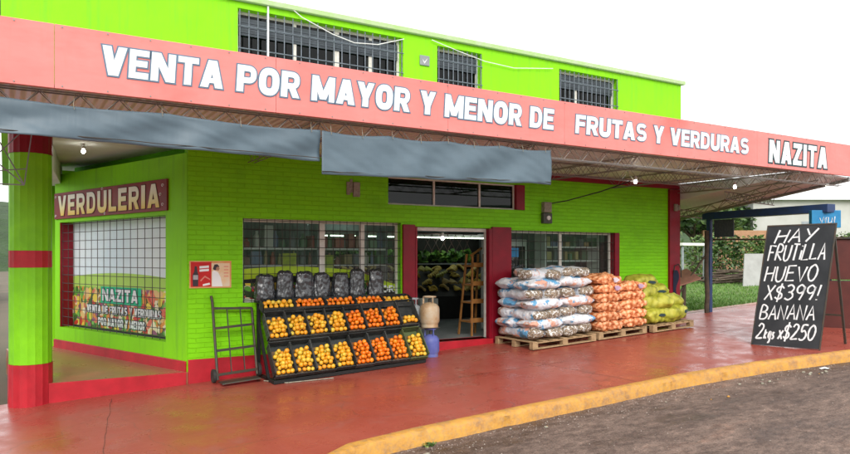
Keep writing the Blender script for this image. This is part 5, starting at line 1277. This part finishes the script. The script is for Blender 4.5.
# bushes of the hedge row, each its own plant
hp0 = Vector((21.2, 9.9, 0)); hp1 = Vector((28.5, 5.6, 0))
for i in range(9):
    p = hp0.lerp(hp1, i / 8) + Vector((random.uniform(-.2, .2), random.uniform(-.3, .3), 0)); z = gz(p.x, p.y); h = random.uniform(1.75, 2.15)
    m = MB(); leaf_clump(m, (p.x, p.y, z + h * .5), (.85, .7, h * .54), 1000, .075, 1.4); leaf_clump(m, (p.x + .3, p.y - .2, z + h * .75), (.6, .5, h * .3), 200, .10, 1.4)
    o = thing('hedge_bush', 'green hedge bush, ' + ('leftmost', 'second', 'third', 'fourth', 'fifth', 'sixth', 'seventh', 'eighth', 'rightmost')[i] + ('' if i in (0, 8) else ' from the left') + ' in the row across the lawn', 'bush', (p.x, p.y, z), 'bushes of the hedge row')
    m.build('foliage', M['leaf'] if i % 3 else M['leaf_dark'], o)
    m = MB()
    for j in range(3): m.tube([(p.x + (j - 1) * .1, p.y, z - .1), (p.x + (j - 1) * .3, p.y, z + h * .6)], [.035, .015], 6)
    m.build('stem', M['bark'], o)
# palm
px_, py_ = 23.2, 11.5; pz = gz(px_, py_); o = thing('palm_tree', 'small palm with arching yellow green fronds by the pilaster edge', 'palm', (px_, py_, pz))
MB().tube([(px_, py_, pz - .1), (px_ + .05, py_, pz + 1.0), (px_, py_, pz + 2.2)], [.12, .1, .08], 9).build('trunk', M['bark'], o, smooth=60)
m = MB()
for i in range(13):
    a = i * 2.4; el = random.uniform(.3, 1.1); pts = []
    for j in range(9):
        t = j / 8; rr = 1.5 * t; pts.append(Vector((px_ + math.cos(a) * rr, py_ + math.sin(a) * rr, pz + 2.2 + rr * el - 1.3 * t * t)))
    side = Vector((-math.sin(a), math.cos(a), 0))
    for j in range(1, 9):
        for sg in (-1, 1):
            for q in (0, .5):
                b_ = pts[j - 1].lerp(pts[j], q); d = (pts[j] - pts[j - 1]).normalized(); tip = b_ + side * sg * .35 * (1 - .6 * j / 9) + d * .18 - Vector((0, 0, .12))
                m.add([b_, b_ + d * .05, tip], [(0, 1, 2)])
m.build('fronds', M['palm'], o)
# branch pile, slab, walls and buildings behind
BPc = Vector((20.85, 5.5, gz(20.85, 5.5))); o = MB()
for i in range(46):
    a = random.gauss(-.55, .35); l = random.uniform(.5, 1.1); c = BPc + Vector((random.gauss(0, .45), random.gauss(0, .3), 0)); zz = c.z + random.uniform(.04, .5) * max(.2, 1 - abs(c.x - BPc.x)); d = Vector((math.cos(a), math.sin(a), random.uniform(-.12, .2))) * l
    c.z = zz; o.tube([c - d, c + Vector((0, 0, random.uniform(-.04, .06))), c + d], [.03, .035, .012], 5)
tag(o.build('branch_pile', M['bark'], smooth=60), 'heap of cut branches on the lawn in front of the hedge', 'branch pile', kind='stuff')
sf = Fr((19.3, 4.0, gz(19.6, 3.9) - .02), (.72, -.28, 0), (.45, .25, 1.1)); m = MB().fbox(sf, 0, .82, 0, 1.25, -.05, 0); tag(m.build('leaning_slab', mat('slab_grey', (.36, .36, .35), (.28, .28, .27), rough=.7, scale=3), bevel=.008), 'white slab leaning on the lawn left of the chalkboard', 'slab')
m = MB(); br = Fr((33.5, 16.4, 0), (3.34, -2.0, 0)); m.fbox(br, 0, 5.4, .6, 3.55, -.25, 0); m.build('brick_wall', M['tan_brick']); tag(bpy.data.objects['brick_wall'], 'tan brick wall behind the hedge under the blue beam', 'wall')
WB = thing('white_house', 'large pale house wall with sloping roof beyond the stall', 'house', (46, 17, .8))
wf = Fr((41.8, 18.4, 0), (4.4, -2.65, 0)); MB().fbox(wf, -.3, 13, .5, 5.9, -6, 0).build('wall', mat('pale_render', (.5, .5, .48), (.4, .4, .37), rough=.8, scale=.5), WB)
m = MB(); q = [wf.p(-.8, 5.9, .5), wf.p(13.5, 5.9, .5), wf.p(13.5, 7.0, -6.3), wf.p(-.8, 7.0, -6.3)]; m.add(q + [x + Vector((0, 0, .12)) for x in q], [(3, 2, 1, 0), (4, 5, 6, 7), (0, 1, 5, 4), (1, 2, 6, 5), (2, 3, 7, 6), (3, 0, 4, 7)]); m.build('roof', M['roof_sheet'], WB)
for u in (3, 7): MB().fbox(wf, u, u + 1.4, 3.2, 4.4, -.05, .03).build('window', M['grey_bars'], WB, bevel=.01)
LS = thing('white_shed', 'small white roofed shelter seen past the maroon pilaster', 'shed', (19.3, 6.6, .8)); MB().box(18.7, 20.1, 6.0, 7.4, 2.35, 2.45).build('roof', M['white_paint'], LS, bevel=.01)
for x, y in ((18.8, 6.1), (20.0, 6.1), (18.8, 7.3), (20.0, 7.3)): MB().box(x - .03, x + .03, y - .03, y + .03, .6, 2.349).build('post', M['grey_bars'], LS)
# grass over the lot
m = MB()
for i in range(15000):
    t = random.random() ** 1.6; x = 11.4 + t * 15 + random.uniform(0, 1.5); y = .55 + random.random() * (2 + 9 * t)
    z = gz(x, y) - .006; a = random.uniform(0, 6.28); h = random.uniform(.03, .08); w = .012 + .01 * t; dx, dy = math.cos(a) * w, math.sin(a) * w
    m.add([(x - dx, y - dy, z), (x + dx, y + dy, z), (x + random.uniform(-.04, .04), y + random.uniform(-.04, .04), z + h)], [(0, 1, 2)])
tag(m.build('grass', M['grass'], loc=(0, 0, 0)), 'short green grass on the lot beside the shop', 'grass', kind='stuff')
# paved strip running on past the shop
mb = MB(); sheet(mb, frange(11.06, 17, 12), lambda x: (.3, .55), 1, .004); tag(mb.build('path', M['porch'], loc=(0, 0, 0)), kind='structure')
# left side of the porch: gate and far wall
mb = MB().box(-2.15, -1.72, 9.2, 9.3, -.1, 2.4); tag(mb.build('metal_gate', M['dark_metal'], bevel=.01), 'dark metal gate at the far end of the porch seen beside the column', 'gate')
LH = thing('grey_house', 'plain grey house far down the side street left of the column', 'house', (-9, 30, 0)); MB().box(-16, -3.6, 30, 36, -.8, 3.4).build('wall', mat('grey_render', (.45, .46, .47), (.38, .39, .4)), LH); MB().box(-16.3, -3.3, 29.7, 36.3, 3.401, 3.6).build('roof', M['grey_bars'], LH)
MB().box(-6.2, -4.8, 29.93, 29.998, .8, 2.0).build('window', M['black'], LH)
# debris and puddle marks by the kerb
for i in range(26):
    x = random.uniform(-.5, 11); y = kerb_y(x) - .25 - abs(random.gauss(0, .35)); z = gz(x, y) - .15; r = random.uniform(.01, .028)
    m = MB(); m.ball((x, y, z + r * .4), (r * random.uniform(.8, 1.6), r, r * .6), 6, 4)
    for q in m.v: q += Vector((random.uniform(-1, 1), random.uniform(-1, 1), random.uniform(-1, 1))) * r * .2
    tag(m.build('pebble', M['kerb'] if i % 4 == 0 else M['box_grey']), 'small loose stone on the road beside the yellow kerb', 'pebble', 'stones along the kerb')
m = MB()
for i in range(2600):
    x = -1 + random.random() ** 1.3 * 13; y = kerb_y(x) - .17 - abs(random.gauss(0, .28)) - (random.random() < .2) * random.random() * 2; z = gz(x, y) - .151; r = random.uniform(.003, .011)
    a = random.uniform(0, 6); p = [Vector((x + r * math.cos(a + k * 2.1) * random.uniform(.7, 1.4), y + r * math.sin(a + k * 2.1) * random.uniform(.7, 1.4), z)) for k in range(3)]
    m.add(p + [Vector((x, y, z + r * random.uniform(.7, 1.3)))], [(0, 1, 3), (1, 2, 3), (2, 0, 3)])
tag(m.build('gravel', island_mat('gravel_stone', [(0, (.10, .07, .055)), (.5, (.2, .15, .12)), (.85, (.34, .29, .25))], .9, interp='LINEAR'), loc=(0, 0, 0)), 'fine gravel and grit gathered along the road edge', 'gravel', kind='stuff')
for i, (x, lab) in enumerate(((1.6, 'green weed growing at the foot of the yellow kerb'), )):
    m = MB(); y = kerb_y(x) - .22; leaf_clump(m, (x, y, gz(x, y) - .13), (.09, .04, .03), 40, .025, 1.5); tag(m.build('weed', M['leaf']), lab, 'weed')
m = MB(); x, y = 8.6, kerb_y(8.6) - .35; z = gz(x, y) - .146; vs = [(x + .09 * math.cos(t) * (1 + .3 * math.sin(3 * t)), y + .06 * math.sin(t), z + .012 * abs(math.sin(2 * t))) for t in [i * math.pi / 5 for i in range(10)]]
m.add(vs + [(x, y, z + .03)], [(i, (i + 1) % 10, 10) for i in range(10)]); tag(m.build('litter', M['white_paint']), 'crumpled white litter on the road beyond the kerb', 'litter')

# ------------------------------------------------------------------ light, sky, camera
EL, ROT = 33, 206
w = bpy.data.worlds.new('World'); scene.world = w; w.use_nodes = True; nt = w.node_tree; bg = nt.nodes['Background']
sky = N(nt, 'ShaderNodeTexSky'); sky.sky_type = 'NISHITA'; sky.sun_disc = False; sky.sun_elevation = R(EL); sky.sun_rotation = R(ROT); sky.air_density = 1.2; sky.dust_density = 5; sky.ozone_density = 1
hs = N(nt, 'ShaderNodeHueSaturation'); hs.inputs['Saturation'].default_value = .22; hs.inputs['Value'].default_value = 1.0
nt.links.new(sky.outputs[0], hs.inputs['Color'])
tc = N(nt, 'ShaderNodeTexCoord'); mp = N(nt, 'ShaderNodeMapping'); mp.inputs['Scale'].default_value = (1, 1, 2.5); nt.links.new(tc.outputs['Generated'], mp.inputs[0])
cl = ramp(nt, noi(nt, mp.outputs[0], 2.2, 6, .6), [(.3, (8.5, 8.8, 9.2)), (.7, (11.5, 11.5, 11.4))])
nt.links.new(mixc(nt, .82, hs.outputs[0], cl), bg.inputs[0]); bg.inputs[1].default_value = .12
sun = bpy.data.lights.new('sun', 'SUN'); sun.energy = 1.5; sun.angle = R(30); sun.color = (1, .96, .9)
so = bpy.data.objects.new('sun', sun); COL.objects.link(so)
az = R(ROT); d = Vector((math.sin(az) * math.cos(R(EL)), math.cos(az) * math.cos(R(EL)), math.sin(R(EL))))
so.rotation_euler = (-d).to_track_quat('-Z', 'Y').to_euler(); so.location = (0, 0, 20)
cam = bpy.data.cameras.new('camera'); cam.sensor_width = 36; cam.lens = 36 * 700 / 850; cam.shift_y = 31 / 850; cam.clip_end = 1200; cam.clip_start = .1
co = bpy.data.objects.new('camera', cam); COL.objects.link(co); co.location = (-2.38, -10.93, 1.9)
co.rotation_euler = (R(90), 0, -math.atan2(.515, .857)); scene.camera = co
scene.render.engine = 'CYCLES'; scene.cycles.use_denoising = True; scene.cycles.max_bounces = 8; scene.cycles.transparent_max_bounces = 12
vs_ = scene.view_settings; vs_.view_transform = 'Standard'; vs_.look = 'None'; vs_.exposure = .7; vs_.gamma = 1; vs_.use_curve_mapping = False
